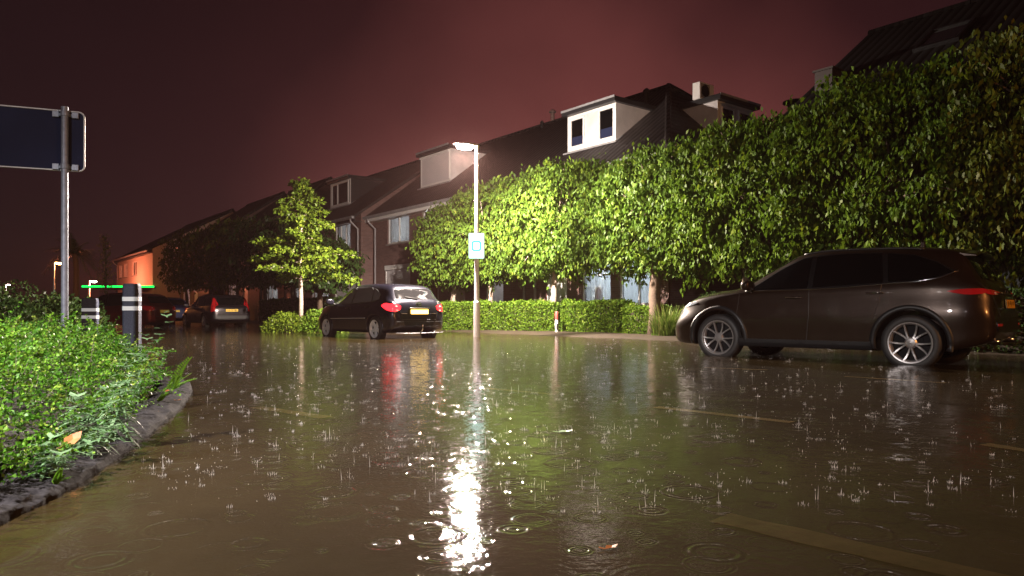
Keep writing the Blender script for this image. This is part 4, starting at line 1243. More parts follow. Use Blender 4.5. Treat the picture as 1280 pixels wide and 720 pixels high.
def make_car(name,label,p,loc,heading,paintm,style,tail,extras=(),group='cars parked along the flooded street',glass='carglass'):
    root=tag(empty(name,loc,R(90)+heading),label,'car',group)
    c=Car(p)
    link_mesh('body',c.body,M[paintm],root)
    # wheels
    tm,bm_,sm=wheel_meshes(p['r'],p['rr'],p['wt'],style)
    for me,mt in ((tm,'rubber'),(bm_,'alloy_dark'),(sm,'alloy_suv' if style=='ten' else 'alloy')): me.materials.append(M[mt])
    for me in (tm,):
        me.polygons.foreach_set('use_smooth',[True]*len(me.polygons))
    for wx in (p['fx'],p['rx']):
        for sd in (1,-1):
            wl=empty('wheel',(wx,sd*p['ty'],p['r']),0 if sd>0 else math.pi,root)
            link_mesh('tyre',tm,None,wl); link_mesh('rim',sm,None,wl); link_mesh('brake_disc',bm_,None,wl)
    for sd in (1,-1):
        # side windows
        for poly in p['win']:
            link_mesh('side_window',c.patch('side',poly,side=sd,off=.005),M[glass],root)
        if p.get('dlo'): link_mesh('window_surround',c.patch('side',p['dlo'],side=sd,off=.002),M['pillar'],root)
        for seam in p['seams']:
            c.strip('side',seam,.009,off=.0005,side=sd).build('door_seam',M['fascia'],root)
        if p.get('trim'):
            c.strip('side',p['trim'],.016,off=.004,side=sd).build('window_trim',M[p.get('trim_mat','chrome')],root,smooth=True)
        for hx,hz_ in p['handles']:
            mb=c.strip('side',[(hx-.10,hz_),(hx+.10,hz_)],.024,off=.028,side=sd)
            h1=c.ray((hx-.1,sd*3,hz_),(0,-sd,0))[0]; h2=c.ray((hx+.1,sd*3,hz_),(0,-sd,0))[0]
            mb.tube([h1,h1+Vector((0,sd*.03,0))],.011,6).tube([h2,h2+Vector((0,sd*.03,0))],.011,6)
            mb.build('door_handle',M['chrome' if p.get('chrome_handles') else paintm],root,smooth=True)
        # wheel arch lips / cladding
        for wx in (p['fx'],p['rx']):
            mb=MB(); vs=[];fs=[];N=34; a0,a1=R(-12),R(192)
            rad0,rad1=p['ra']-.004,p['ra']+p['lip']
            for i in range(N+1):
                a=a0+(a1-a0)*i/N
                for (rad,o) in ((rad0,-.05),(rad0,.012),((rad0+rad1)/2,.016),(rad1,.010),(rad1+.004,-.02)):
                    x=wx+rad*math.cos(a); z=max(p['zlow'],p['r']+rad*math.sin(a))
                    xr=wx+(rad1+.01)*math.cos(a); zr=max(p['zlow'],p['r']+(rad1+.01)*math.sin(a))
                    h=c.ray((xr,sd*3,zr),(0,-sd,0))[0]
                    y=(abs(h.y) if h else p['wm'][len(p['wm'])//2][1])
                    vs.append((x,sd*(y+o),z))
            for i in range(N):
                for k in range(4): fs.append((i*5+k,i*5+k+1,(i+1)*5+k+1,(i+1)*5+k))
            mb.add(vs,fs).build('wheel_arch',M[p['lipmat']],root,smooth=True)
        # mirror
        mx,mz=p['mirror']; h=c.ray((mx,sd*3,mz-.04),(0,-sd,0))[0]
        Mm=Matrix.Translation((mx,h.y+sd*.15,mz+.03))
        mb=MB()
        prof=[(.0,-.12),(.05,-.118),(.085,-.07),(.09,.0),(.085,.07),(.05,.115),(0,.12)]
        N=14;vs=[];fs=[]
        for (rr_,yy) in prof:
            for k in range(N):
                an=2*math.pi*k/N; vs.append((max(-.045,rr_*math.cos(an)*1.1),yy*sd,rr_*.9*math.sin(an)))
        for i in range(len(prof)-1):
            for k in range(N): fs.append((i*N+k,i*N+(k+1)%N,(i+1)*N+(k+1)%N,(i+1)*N+k))
        mir=mb.add(vs,fs,Mm).build('mirror',M[paintm],root,smooth=True)
        MB().tube([(mx+.01,h.y-sd*.02,mz-.05),(mx,h.y+sd*.09,mz-.0)],[.03,.022],8).build('mirror_arm',M['black_plastic'],mir)
        # lights
        for poly in p['tail_side']:
            t=link_mesh('tail_light',c.patch('side',poly,side=sd,off=.009),M[tail],root)
        for poly in p['tail_rear']:
            q=[(a*sd,b) for a,b in poly]
            t=link_mesh('tail_light',c.patch('rear',q,off=.009),M[tail],root)
        for poly in p.get('tail_clear',()):
            q=[(a*sd,b) for a,b in poly]
            link_mesh('reversing_light',c.patch('rear',q,off=.013),M['tail_clear'],root)
        for poly in p['head_side']:
            link_mesh('headlight',c.patch('side',poly,side=sd,off=.006),M['headlens'],root)
        c_=p.get('sill')
        if c_:
            me=c.patch('side',c_,side=sd,off=.012); link_mesh('side_skirt',me,M[p['lipmat']],root)
    # glass front and back
    link_mesh('rear_window',c.patch('rear',p['rwin'],off=.004),M[p.get('rglass',glass)],root)
    link_mesh('windscreen',c.patch('front',p['fwin'],off=.004),M[glass],root)
    for seam in p['rseams']: c.strip('rear',seam,.010,off=.0005).build('tailgate_seam',M['fascia'],root)
    if p.get('rbump'): link_mesh('rear_bumper',c.patch('rear',p['rbump'],off=.012),M['black_plastic'],root)
    # plate
    pl=p['plate']; h=c.ray((-6,pl[0],pl[1]),(1,0,0))
    n=h[1] if h[1].x<0 else -h[1]
    ang=math.atan2(n.z,-n.x)
    Mp=Matrix.Translation(h[0]+n*.016)@Matrix.Rotation(ang,4,'Y')
    plate=MB().box(-.008,.006,-.26,.26,-.055,.055,Mp).build('number_plate',M[p['platemat']],root,bevel=.004)
    MB().box(-.0005-.008,-.004,-.272,-.2605,-.066,.066,Mp).box(-.0085,-.004,.2605,.272,-.066,.066,Mp).box(-.0085,-.004,-.2605,.2605,.0555,.066,Mp).box(-.0085,-.004,-.2605,.2605,-.066,-.0555,Mp).build('plate_frame',M['black_plastic'],plate)
    if p.get('marks'):
        mk=MB(); 
        for (a,b,za,zb) in p['marks']: mk.box(-.0092,-.008,a,b,za,zb,Mp)
        mk.build('plate_characters',M['ink'],plate)
    c.root=root; c.Mp=Mp
    return c

def rnd(poly,k=2):
    """chaikin rounding of a closed polygon"""
    for _ in range(k):
        q=[]
        for i in range(len(poly)):
            a=poly[i];b=poly[(i+1)%len(poly)]
            q+= [(a[0]*.8+b[0]*.2,a[1]*.8+b[1]*.2),(a[0]*.2+b[0]*.8,a[1]*.2+b[1]*.8)]
        poly=q
    return poly
def blurmarks(seed,h=.033):
    """dark strokes of a plate too blurred to read"""
    r_=random.Random(seed); out=[]; y=.19
    for k in range(6):
        if k in (2,4): y-=.035; out.append((y+.008,y+.024,-.004,.004)); y-=.012
        out.append((y-.008,y,-h,h)); out.append((y-.036,y-.028,-h*r_.choice((1,.2,-.2)),h))
        if r_.random()<.6: out.append((y-.028,y-.008,h-.010,h))
        if r_.random()<.6: out.append((y-.028,y-.008,-.005,.005))
        y-=.052
    return out

SUV=dict(
 zt=[(-2.275,.74),(-2.262,.92),(-2.21,1.05),(-2.14,1.13),(-2.03,1.30),(-1.93,1.47),(-1.84,1.56),(-1.6,1.615),(-1.0,1.66),(-.35,1.675),(.15,1.625),(.55,1.44),(.95,1.215),(1.12,1.13),(1.5,1.085),(1.9,1.0),(2.10,.90),(2.22,.76),(2.275,.60)],
 zb=[(-2.275,.50),(-2.2,.40),(-1.9,.30),(-1.6,.24),(1.6,.24),(2.0,.25),(2.2,.30),(2.275,.38)],
 ze=[(-2.275,.70),(-2.2,.98),(-2.0,1.10),(-1.5,1.12),(-.5,1.08),(.6,1.045),(1.1,1.03),(1.5,.99),(1.9,.90),(2.15,.75),(2.275,.55)],
 wm=[(-2.275,.62),(-2.25,.72),(-2.15,.82),(-1.9,.90),(-1.35,.925),(0,.91),(1.35,.925),(1.75,.91),(2.0,.85),(2.18,.74),(2.275,.52)],
 we=[(-2.275,.56),(-2.2,.70),(-2.0,.80),(-1.5,.855),(0,.865),(1.0,.865),(1.5,.82),(1.9,.75),(2.15,.62),(2.275,.46)],
 wr=[(-2.275,.45),(-2.1,.60),(-1.85,.60),(-1.0,.62),(0,.625),(.3,.62),(.9,.69),(1.12,.73),(1.5,.68),(1.9,.60),(2.15,.5),(2.275,.38)],
 fx=1.345,rx=-1.355,r=.362,rr=.255,wt=.225,ty=.79,ra=.425,lip=.065,lipmat='black_plastic',zlow=.235,
 win=[[(.86,1.085),(.79,1.135),(.42,1.385),(.10,1.53),(-.02,1.545),(-.02,1.095)],[(-.09,1.10),(-.09,1.548),(-.5,1.56),(-.95,1.55),(-1.02,1.15)],[(-1.08,1.155),(-1.02,1.545),(-1.35,1.50),(-1.62,1.395),(-1.80,1.265),(-1.62,1.20),(-1.35,1.165)]],
 dlo=[(.92,1.07),(.79,1.15),(.42,1.40),(.10,1.545),(-.1,1.57),(-.5,1.575),(-.95,1.565),(-1.35,1.515),(-1.62,1.41),(-1.84,1.275),(-1.66,1.19),(-1.35,1.15),(-1.05,1.135),(-.4,1.09),(.3,1.075)],
 trim=[(.92,1.068),(.3,1.072),(-.4,1.085),(-1.05,1.13),(-1.4,1.148),(-1.68,1.195),(-1.86,1.285)],
 seams=[[(1.0,1.02),(1.02,.75),(.97,.42),(.93,.33)],[(-.05,1.09),(-.06,.7),(-.02,.35)],[(-1.0,1.12),(-.98,.9),(-.93,.72)]],
 handles=[(.16,.965),(-.93,1.01)],chrome_handles=True,mirror=(.80,1.12),
 tail_side=[rnd([(-2.16,1.048),(-2.16,.985),(-1.98,.970),(-1.80,1.005),(-1.75,1.024),(-1.95,1.048)],1)],
 tail_rear=[rnd([(.36,1.0),(.72,1.045),(.75,.975),(.6,.968),(.36,.98)],1)],
 tail_clear=[rnd([(.50,.99),(.56,1.01),(.58,.975),(.50,.972)],1)],
 head_side=[rnd([(2.08,.86),(1.80,.92),(1.72,.90),(1.95,.83),(2.12,.79)],1)],
 sill=[(1.0,.255),(1.0,.36),(-.88,.36),(-.88,.255)],
 rwin=[(-.56,1.17),(.56,1.17),(.54,1.45),(.47,1.50),(-.47,1.50),(-.54,1.45)],
 fwin=[(-.66,1.18),(.66,1.18),(.60,1.55),(.4,1.58),(-.4,1.58),(-.60,1.55)],
 rseams=[[(-.70,1.13),(-.66,.92),(-.55,.70),(.55,.70),(.66,.92),(.70,1.13)]],
 rbump=[(-.66,.52),(.66,.52),(.70,.64),(-.70,.64)],
 plate=(0,.86),platemat='plate_amber',marks=blurmarks(4))
AUR=dict(
 zt=[(-2.10,.62),(-2.09,.84),(-2.05,.97),(-1.99,1.05),(-1.88,1.18),(-1.74,1.36),(-1.60,1.42),(-1.2,1.465),(-.7,1.485),(-.15,1.48),(.2,1.43),(.6,1.25),(.95,1.07),(1.15,1.0),(1.4,.95),(1.75,.87),(1.95,.78),(2.07,.66),(2.11,.54)],
 zb=[(-2.10,.40),(-2.0,.30),(-1.7,.22),(1.5,.21),(2.0,.22),(2.11,.32)],
 ze=[(-2.10,.58),(-2.05,.9),(-1.9,.99),(-1.4,.99),(0,.94),(.9,.91),(1.3,.90),(1.7,.82),(1.95,.70),(2.11,.50)],
 wm=[(-2.10,.62),(-2.07,.72),(-1.95,.82),(-1.7,.865),(-1.3,.88),(0,.875),(1.2,.88),(1.6,.855),(1.85,.79),(2.03,.66),(2.11,.46)],
 we=[(-2.10,.58),(-2.05,.70),(-1.9,.76),(-1.4,.80),(0,.82),(1.0,.815),(1.4,.77),(1.8,.67),(2.0,.54),(2.11,.4)],
 wr=[(-2.10,.48),(-1.95,.62),(-1.7,.60),(-1,.60),(0,.60),(.3,.60),(.9,.66),(1.15,.69),(1.5,.62),(1.9,.5),(2.11,.34)],
 fx=1.22,rx=-1.38,r=.317,rr=.215,wt=.205,ty=.765,ra=.365,lip=.03,lipmat='paint_navy',zlow=.20,
 win=[[(.93,.955),(.80,1.03),(.42,1.255),(.12,1.36),(0,1.39),(-.10,1.395),(-.10,.965)],[(-.17,.97),(-.17,1.395),(-.6,1.39),(-.92,1.36),(-1.05,1.25),(-1.12,1.005)],[(-1.17,1.01),(-1.10,1.25),(-.99,1.35),(-1.22,1.295),(-1.42,1.19),(-1.45,1.06)]],
 dlo=[(.97,.945),(.80,1.045),(.42,1.27),(.12,1.375),(0,1.405),(-.6,1.40),(-.99,1.365),(-1.22,1.31),(-1.43,1.2),(-1.48,1.04),(-1.1,.99),(-.1,.957)],
 trim=[(.95,.94),(-.1,.952),(-1.1,.985),(-1.47,1.04)],trim_mat='fascia',
 seams=[[(1.0,.92),(1.02,.7),(.98,.4),(.92,.30)],[(-.13,.95),(-.15,.6),(-.12,.3)],[(-1.17,1.0),(-1.1,.78),(-.97,.55),(-.95,.36)]],
 handles=[(-.0,.83),(-1.02,.86)],mirror=(.86,.985),
 tail_side=[rnd([(-2.04,.93),(-2.06,.76),(-1.93,.77),(-1.70,.86),(-1.64,.91),(-1.80,.965)],1)],
 tail_rear=[rnd([(.52,.90),(.78,.955),(.80,.76),(.66,.745),(.54,.80)],1)],
 tail_clear=[rnd([(.60,.79),(.66,.80),(.66,.765),(.60,.765)],1),rnd([(.62,.89),(.67,.90),(.67,.865),(.62,.86)],1)],
 head_side=[rnd([(1.98,.76),(1.65,.86),(1.5,.86),(1.72,.76),(1.98,.68)],1)],
 rwin=[(-.58,1.06),(.58,1.06),(.54,1.27),(.46,1.33),(-.46,1.33),(-.54,1.27)],rglass='carglass_pale',
 fwin=[(-.62,1.05),(.62,1.05),(.57,1.36),(.4,1.42),(-.4,1.42),(-.57,1.36)],
 rseams=[[(-.64,1.02),(-.56,.80),(-.50,.55),(.50,.55),(.56,.80),(.64,1.02)]],
 rbump=None,plate=(0,.745),platemat='plate_glow')
M['plate_glow']=mat('plate_painted_glow',(.85,.78,.55),.4,emit=(1,.60,.10),estr=5.5)  # glow painted by emission; no plate lamp is built
M['carglass_mid']=mat('car_glass_mid',(.15,.16,.16),.05,spec=.9,coat=.6)  # pale base stands in for the lit street seen through the cabin
V70=dict(
 zt=[(-2.355,.60),(-2.345,.86),(-2.30,.96),(-2.25,1.04),(-2.14,1.25),(-2.03,1.40),(-1.85,1.45),(-1.2,1.485),(-.4,1.49),(.15,1.46),(.45,1.36),(.85,1.14),(1.1,1.01),(1.3,.97),(1.8,.90),(2.15,.78),(2.31,.64),(2.355,.5)],
 zb=[(-2.355,.38),(-2.2,.28),(-1.8,.22),(1.6,.21),(2.2,.22),(2.355,.30)],
 ze=[(-2.355,.58),(-2.3,.9),(-2.1,.97),(-1.5,.97),(0,.94),(1.0,.91),(1.4,.89),(1.9,.80),(2.2,.68),(2.355,.46)],
 wm=[(-2.355,.68),(-2.3,.78),(-2.15,.85),(-1.5,.895),(0,.90),(1.4,.89),(1.9,.85),(2.2,.74),(2.355,.5)],
 we=[(-2.355,.64),(-2.3,.76),(-2.1,.80),(-1.4,.83),(0,.84),(1.0,.83),(1.5,.78),(1.9,.70),(2.2,.58),(2.355,.42)],
 wr=[(-2.355,.56),(-2.2,.68),(-1.9,.66),(-1,.65),(0,.64),(.4,.63),(.9,.68),(1.2,.70),(1.6,.62),(2.1,.5),(2.355,.36)],
 fx=1.38,rx=-1.37,r=.32,rr=.215,wt=.205,ty=.785,ra=.37,lip=.03,lipmat='paint_black',zlow=.20,
 win=[[(.98,.955),(.62,1.17),(.40,1.31),(.18,1.39),(-.08,1.405),(-.08,.965)],[(-.15,.97),(-.15,1.405),(-.85,1.40),(-1.08,1.39),(-1.12,.99)],[(-1.19,.995),(-1.15,1.385),(-1.75,1.36),(-2.0,1.28),(-2.06,1.02)]],
 trim=[(1.0,.94),(-.1,.95),(-1.1,.975),(-2.08,1.0)],
 seams=[[(1.05,.9),(1.05,.5),(.98,.32)],[(-.11,.95),(-.12,.3)],[(-1.15,.97),(-1.0,.6),(-.98,.34)]],
 handles=[(.02,.84),(-1.0,.86)],mirror=(.90,.985),
 tail_side=[rnd([(-2.30,.94),(-2.30,.72),(-2.18,.72),(-2.12,1.0),(-2.0,1.33),(-2.08,1.30)],1)],
 tail_rear=[[(.70,.74),(.80,.74),(.79,.95),(.68,.95)],[(.665,.96),(.745,.96),(.70,1.30),(.63,1.30)]],
 head_side=[rnd([(2.2,.74),(1.95,.82),(1.85,.78),(2.05,.68),(2.25,.62)],1)],
 rwin=[(-.60,1.02),(.60,1.02),(.55,1.33),(-.55,1.33)],fwin=[(-.62,1.05),(.62,1.05),(.57,1.36),(.4,1.4),(-.4,1.4),(-.57,1.36)],
 rseams=[[(-.66,1.0),(-.64,.62),(.64,.62),(.66,1.0)]],rbump=[(-.74,.42),(.74,.42),(.78,.56),(-.78,.56)],
 plate=(0,.78),platemat='plate_yellow',marks=blurmarks(9))

ROADZ=-.08
def place(p,wheel_xy,heading):
    """origin such that the rear left wheel stands at wheel_xy"""
    v=Matrix.Rotation(R(90)+heading,3,'Z')@Vector((p['rx'],p['ty'],0))
    return Vector((wheel_xy[0]-v.x,wheel_xy[1]-v.y,ROADZ))
suv=make_car('parked_suv','brown grey SUV parked at the right under the dim trees, standing in the flood',SUV,place(SUV,(5.20,9.35),R(46)),R(46),'paint_suv','ten','tail_dim')
aur=make_car('parked_car','black hatchback with bright red tail lamps parked left of the street lamp',AUR,place(AUR,(-3.36,18.0),R(41)),R(41),'paint_navy','five','tail_red',glass='carglass_mid')
v70=make_car('parked_car','black estate car with tall tail lamps and yellow plate, far left by the dark trees',V70,place(V70,(-13.35,31.4),R(40)),R(40),'paint_black','five','tail_dim')
blu=make_car('parked_car','dark blue car mostly hidden behind the near banded bollard',dict(AUR,lipmat='paint_blue',platemat='plate_yellow',rglass='carglass'),place(AUR,(-18.6,37.5),R(40)),R(40),'paint_blue','five','tail_dim')
red=make_car('parked_car','dark red car glimpsed between the two banded bollards',dict(AUR,lipmat='paint_red',platemat='plate_yellow',rglass='carglass'),Vector((-15.6,28.5,ROADZ)),R(78),'paint_red','five','tail_dim')

# SUV extras
r=suv.root
h=suv.ray((-6,.30,1.02),(1,0,0))
suv.strip('rear',[(-.52,.985),(.52,.985)],.022,off=.006).build('tailgate_bar',M['black_plastic'],r)
sp=MB(); 
vs=[];ys=np.linspace(-.56,.56,9)
for y in ys:
    zz=1.565-.06*(abs(y)/.56)**3
    vs+= [(-1.72,y,zz+.04),(-2.02,y*.97,zz-.015),(-2.03,y*.97,zz-.045),(-1.80,y,zz-.03)]
fs=[]
for i in range(8):
    for k in range(4): fs.append((i*4+k,i*4+(k+1)%4,(i+1)*4+(k+1)%4,(i+1)*4+k))
fs+= [(0,1,2,3),(32,35,34,33)]
sp.add(vs,fs).build('roof_spoiler',M['paint_suv'],r,bevel=.01)
for sd in (1,-1):
    suv.strip('top',[(-1.45,.60*sd),(-.9,.615*sd),(-.1,.62*sd),(.1,.615*sd)],.03,off=.03).build('roof_rail',M['fascia'],r,smooth=True)
    link_mesh('bumper_reflector',suv.patch('rear',[(.52*sd,.585),(.68*sd,.585),(.68*sd,.615),(.52*sd,.615)],off=.02),M['tail_dim'],r)
    suv.strip('rear',[(.36*sd,.80),(.50*sd,.80)],.02,off=.004).build('model_badge',M['chrome'],r)
    MB().tube([(-2.08,sd*.48,.40),(-2.26,sd*.48,.385)],.042,14).build('exhaust_tip',M['chrome'],r,smooth=True)
Mb=Matrix.Translation(suv.ray((-6,0,1.02),(1,0,0))[0]+Vector((-.012,0,0)))@Matrix.Rotation(R(-90),4,'Y')
mb=MB()
N=30
mb.tube([(.045*math.sin(2*math.pi*k/N),.062*math.cos(2*math.pi*k/N),0) for k in range(N+1)],.006,6,Mb,cap=False)
mb.tube([(.02,-.055,0),(.0,-.03,0),(-.022,0,0),(.0,.03,0),(.02,.055,0)],.006,6,Mb)
mb.build('badge',M['chrome'],r)
MB().box(-.06,.0,-.02,.02,0,.09,Matrix.Translation((-1.25,0,1.645))).build('antenna_fin',M['paint_suv'],r,bevel=.015)
# hatchback extras
r=aur.root
Mb=Matrix.Translation(aur.ray((-6,0,.935),(1,0,0))[0]+Vector((-.012,0,.0)))@Matrix.Rotation(R(-78),4,'Y')
mb=MB()
el=lambda a,b,oz=0:[(b*math.sin(2*math.pi*k/N)+oz,a*math.cos(2*math.pi*k/N),0) for k in range(N+1)]
mb.tube(el(.075,.050),.007,6,Mb,cap=False).tube(el(.022,.048),.006,6,Mb,cap=False).tube(el(.05,.018,.026),.006,6,Mb,cap=False)
mb.build('badge',M['chrome'],r)
aur.strip('rear',[(-.30,.835),(.30,.835)],.034,off=.012).build('plate_garnish',M['chrome'],r,smooth=True)
for sd in (1,-1): aur.strip('rear',[(.36*sd,.70),(.52*sd,.71)],.016,off=.005).build('model_badge',M['chrome'],r)
MB().tube([(-1.9,0,1.06),(-2.0,.0,1.07)],.02,8).tube([(-2.0,0,1.075),(-1.95,.33,1.115)],.010,6).build('rear_wiper',M['black_plastic'],r)
MB().tube([(-2.02,0,.27),(-2.2,0,.27),(-2.24,0,.31),(-2.24,0,.38)],[.02,.02,.018,.02],8).lathe([(0,.42),(.02,.415),(.026,.395),(.02,.375),(.012,.36)],12,Matrix.Translation((-2.24,0,0))).build('tow_bar',M['chrome'],r,smooth=True)
MB().tube([(-2.13,-.7,.225),(-2.15,-.3,.215),(-2.15,.3,.215),(-2.13,.7,.225)],.008,8).build('bumper_glint_bar',M['gutter'],r,smooth=True)  # added bar stands in for a light strip reflected low on the bumper
for sd in (1,): 
    aur.strip('side',[(.95,.56),(-.95,.585)],.018,off=.004,side=sd).build('side_moulding',M['alloy'],r,smooth=True)
    aur.strip('rear',[(-.7,.50),(.7,.50)],.012,off=.002).build('bumper_seam',M['fascia'],r)
MB().tube([(-1.9,-.45,.27),(-2.12,-.45,.255)],.03,12).build('exhaust_tip',M['chrome'],r,smooth=True)
r=v70.root
v70.strip('rear',[(-.34,.86),(.34,.86)],.03,off=.01).build('plate_garnish',M['chrome'],r,smooth=True)
for sd in (1,-1): v70.strip('top',[(-1.9,.62*sd),(-.9,.62*sd),(.1,.60*sd)],.03,off=.05).build('roof_rail',M['fascia'],r,smooth=True)
# ------------------------------------------------------------------ street furniture, lamps
def street_lamp(label,x,y,h,head_dir,lensm,power,col,group='street lamps',pole_r=.068,z=-.08,radius=.09,down=0):
    root=tag(empty('street_lamp',(x,y,z),head_dir),label,'street lamp',group)
    MB().tube([(0,0,-.02),(0,0,.0),(0,0,1.0),(0,0,1.02),(0,0,h)],[pole_r*1.35,pole_r*1.35,pole_r*1.3,pole_r,pole_r*.72],16).build('pole',M['lamp_paint'],root,smooth=False)
    hd=MB(); vs=[];fs=[];N=20
    prof=[(-.05,.035,.045),(.0,.06,.06),(.12,.10,.065),(.32,.15,.06),(.5,.14,.045),(.62,.08,.03),(.66,.02,.02)]
    for (xx,hw,hh) in prof:
        for k in range(N):
            a=2*math.pi*k/N; s_=math.sin(a); vs.append((xx,hw*math.cos(a),h+.02+(hh*s_ if s_>0 else hh*.35*s_)))
    for i in range(len(prof)-1):
        for k in range(N): fs.append((i*N+k,i*N+(k+1)%N,(i+1)*N+(k+1)%N,(i+1)*N+k))
    fs+= [tuple(range(N)),tuple((len(prof)-1)*N+k for k in range(N-1,-1,-1))]
    head=hd.add(vs,fs).build('lamp_head',M['lamp_paint'],root,smooth=True)
    ln=MB(); prof=[(.10,.04,.03),(.15,.095,.08),(.32,.14,.12),(.50,.12,.095),(.58,.04,.03)]; vs=[];fs=[]
    for (xx,hw,dp) in prof:
        for k in range(9):
            a=math.pi*k/8; vs.append((xx,hw*math.cos(a),h-.004-dp*math.sin(a)))
    for i in range(len(prof)-1):
        for k in range(8): fs.append((i*9+k,i*9+k+1,(i+1)*9+k+1,(i+1)*9+k))
    ln.add(vs,fs).build('lamp_lens',M[lensm],head,smooth=True)
    point('bulb',(.36,0,h-.21),power,col,root,radius)
    if down: point('bulb',(.36,0,h-.21),down,col,root,radius,spot=180)
    return root
toward_street=math.atan2(-NY,-NX)
L1=street_lamp('tall lit street lamp with slim pale pole standing in the flood at the centre',-.93,19.0,5.1,math.pi+.40,'lamp_lens',4800,(1,.83,.70),down=12500)
Lx,Ly=-.93,19.0
# sign strapped to the lamp post; emission imitates its retroreflected light
sg=tag(empty('street_sign',(Lx,Ly-.15,2.05),0),'small bright white and turquoise sign strapped to the lit lamp post','sign')
def rrect(x0,x1,z0,z1,r,n=5):
    pts=[]
    for cx,cz,a0 in ((x1-r,z1-r,0),(x0+r,z1-r,90),(x0+r,z0+r,180),(x1-r,z0+r,270)):
        for k in range(n+1):
            a=R(a0+90*k/n); pts.append((cx+r*math.cos(a),cz+r*math.sin(a)))
    return pts
MB().prism(rrect(-.21,.21,0,.68,.03),-.02,.0).build('sign_box',M['lamp_paint'],sg)
fc=MB().prism(rrect(-.195,.195,.015,.665,.02),-.024,-.0205).build('sign_face',M['sign_glow'],sg)
mb=MB(); ro=rrect(-.125,.125,.20,.47,.06); ri=rrect(-.085,.085,.24,.43,.035); n=len(ro)
vs=[(x,-.0262,z) for x,z in ro]+[(x,-.0262,z) for x,z in ri]
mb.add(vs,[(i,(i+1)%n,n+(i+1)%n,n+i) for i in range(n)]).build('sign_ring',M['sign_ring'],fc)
for z_ in (.12,.53): MB().box(-.08,.08,.001,.22,z_,z_+.03).build('clamp',M['galv'],sg)

# far lamps
street_lamp('distant orange street lamp glowing beside the sign post',-31.8,50.0,4.1,.9,'lamp_orange',700,(1,.30,.08),radius=.12)
street_lamp('distant pinkish street lamp above the farther bollard, in front of the end house',-36.4,62.,3.3,.4,'lamp_pink',2200,(1,.22,.10),radius=.15)
street_lamp('faint distant lamp at the left edge above the dark shrubs',-74.5,106.,4.6,.4,'lamp_pink',300,(1,.8,.75),radius=.15)
# lamps of the same street that stand outside the frame: one behind the photographer, one past the SUV
L2=street_lamp('street lamp behind the photographer lighting the kerbed island',-4.5,.4,4.3,.5,'lamp_lens',500,(1,.93,.90))
sp2=point('bulb',(0,0,0),6400,(1,.93,.90),None,.1,spot=94)
sp2.data.spot_blend=.95; sp2.location=(-4.2,.55,4.0); sp2.rotation_euler=(Vector((-2.9,4.0,0))-sp2.location).to_track_quat('-Z','Y').to_euler()
street_lamp('amber street lamp beyond the SUV outside the right edge',10.5,-1.5,4.4,R(120),'lamp_orange',1900,(1,.42,.12))

# large traffic sign seen from behind
ts=tag(empty('traffic_sign',(-5.28,8.5,.10),R(22)),'large traffic sign seen from behind, blue grey back on a galvanised post','traffic sign')
MB().tube([(0,0,-.15),(0,0,2.98)],.038,18).lathe([(.041,2.98),(.041,3.0),(.0,3.012)],18).build('post',M['galv'],ts,smooth=False)
px=MB().prism(rrect(-1.95,.19,2.265,2.97,.06),.075,.083)
pn=px.build('sign_panel',M['signback'],ts)
ro=rrect(-1.95,.19,2.265,2.97,.06,8); MT_=None
MB().tube([(x,.068,z) for x,z in ro+[ro[0]]],.011,8,MT_,cap=False).build('sign_rim',M['signrim'],pn,smooth=True)
for z in (2.30,2.92):
    mb=MB()
    mb.lathe([(.039,z-.03),(.047,z-.03),(.047,z+.03),(.039,z+.03)],16)
    mb.box(-.13,.13,.045,.074,z-.018,z+.018)
    for s_ in (-1,1): mb.box(s_*.10-.035,s_*.10+.035,.03,.074,z-.035,z+.035)
    mb.build('clamp',M['galv'],ts,bevel=.004)

# banded bollards
def bollard(label,x,y,rz,h=1.02,w_=.118,tilt=0.):
    b=tag(empty('bollard',(x,y,.08),rz),label,'bollard','banded bollards on the island')
    b.rotation_euler=(0,tilt,rz)
    prof=rrect(-w_,w_,-.075,.075,.035,4)
    mb=MB(); zs=[(-.15,1.0),(h-.10,1.0),(h-.03,.97),(h,.86)]; vs=[];fs=[];n=len(prof)
    for (z,s_) in zs: vs+=[(x_*s_,y_*s_,z) for x_,y_ in prof]
    for i in range(len(zs)-1):
        for k in range(n): fs.append((i*n+k,i*n+(k+1)%n,(i+1)*n+(k+1)%n,(i+1)*n+k))
    fs.append(tuple(range(n-1,-1,-1))); fs.append(tuple((len(zs)-1)*n+k for k in range(n)))
    body=mb.add(vs,fs).build('post',M['bollard'],b)
    for z in (h-.26,h-.40):
        pr=rrect(-w_-.003,w_+.003,-.078,.078,.037,4); m2=MB(); vs=[(x_,y_,z) for x_,y_ in pr]+[(x_,y_,z+.062) for x_,y_ in pr]; n=len(pr)
        m2.add(vs,[(k,(k+1)%n,n+(k+1)%n,n+k) for k in range(n)]+[tuple(range(n-1,-1,-1)),tuple(range(n,2*n))]).build('reflective_band',M['band'],b)
bollard('near dark bollard with two white bands behind the island shrubs',-5.70,10.8,.08)
bollard('farther smaller banded bollard beside the sign post',-8.2,14.0,.25,h=.86,w_=.14)

# marker post between the hedges
mp=tag(empty('marker_post',(1.34,21.6,.0),.2),'slim white marker post with red top between two bright hedges','marker post')
MB().tube([(0,0,-.05),(0,0,.48)],.05,12).build('post',M['white'],mp)
MB().lathe([(.053,.42),(.056,.43),(.056,.64),(.04,.67),(0,.68)],14).build('post_cap',M['red_paint'],mp,smooth=True)
MB().box(-.03,.03,-.058,-.047,.12,.3).build('number_panel',M['fascia'],mp)

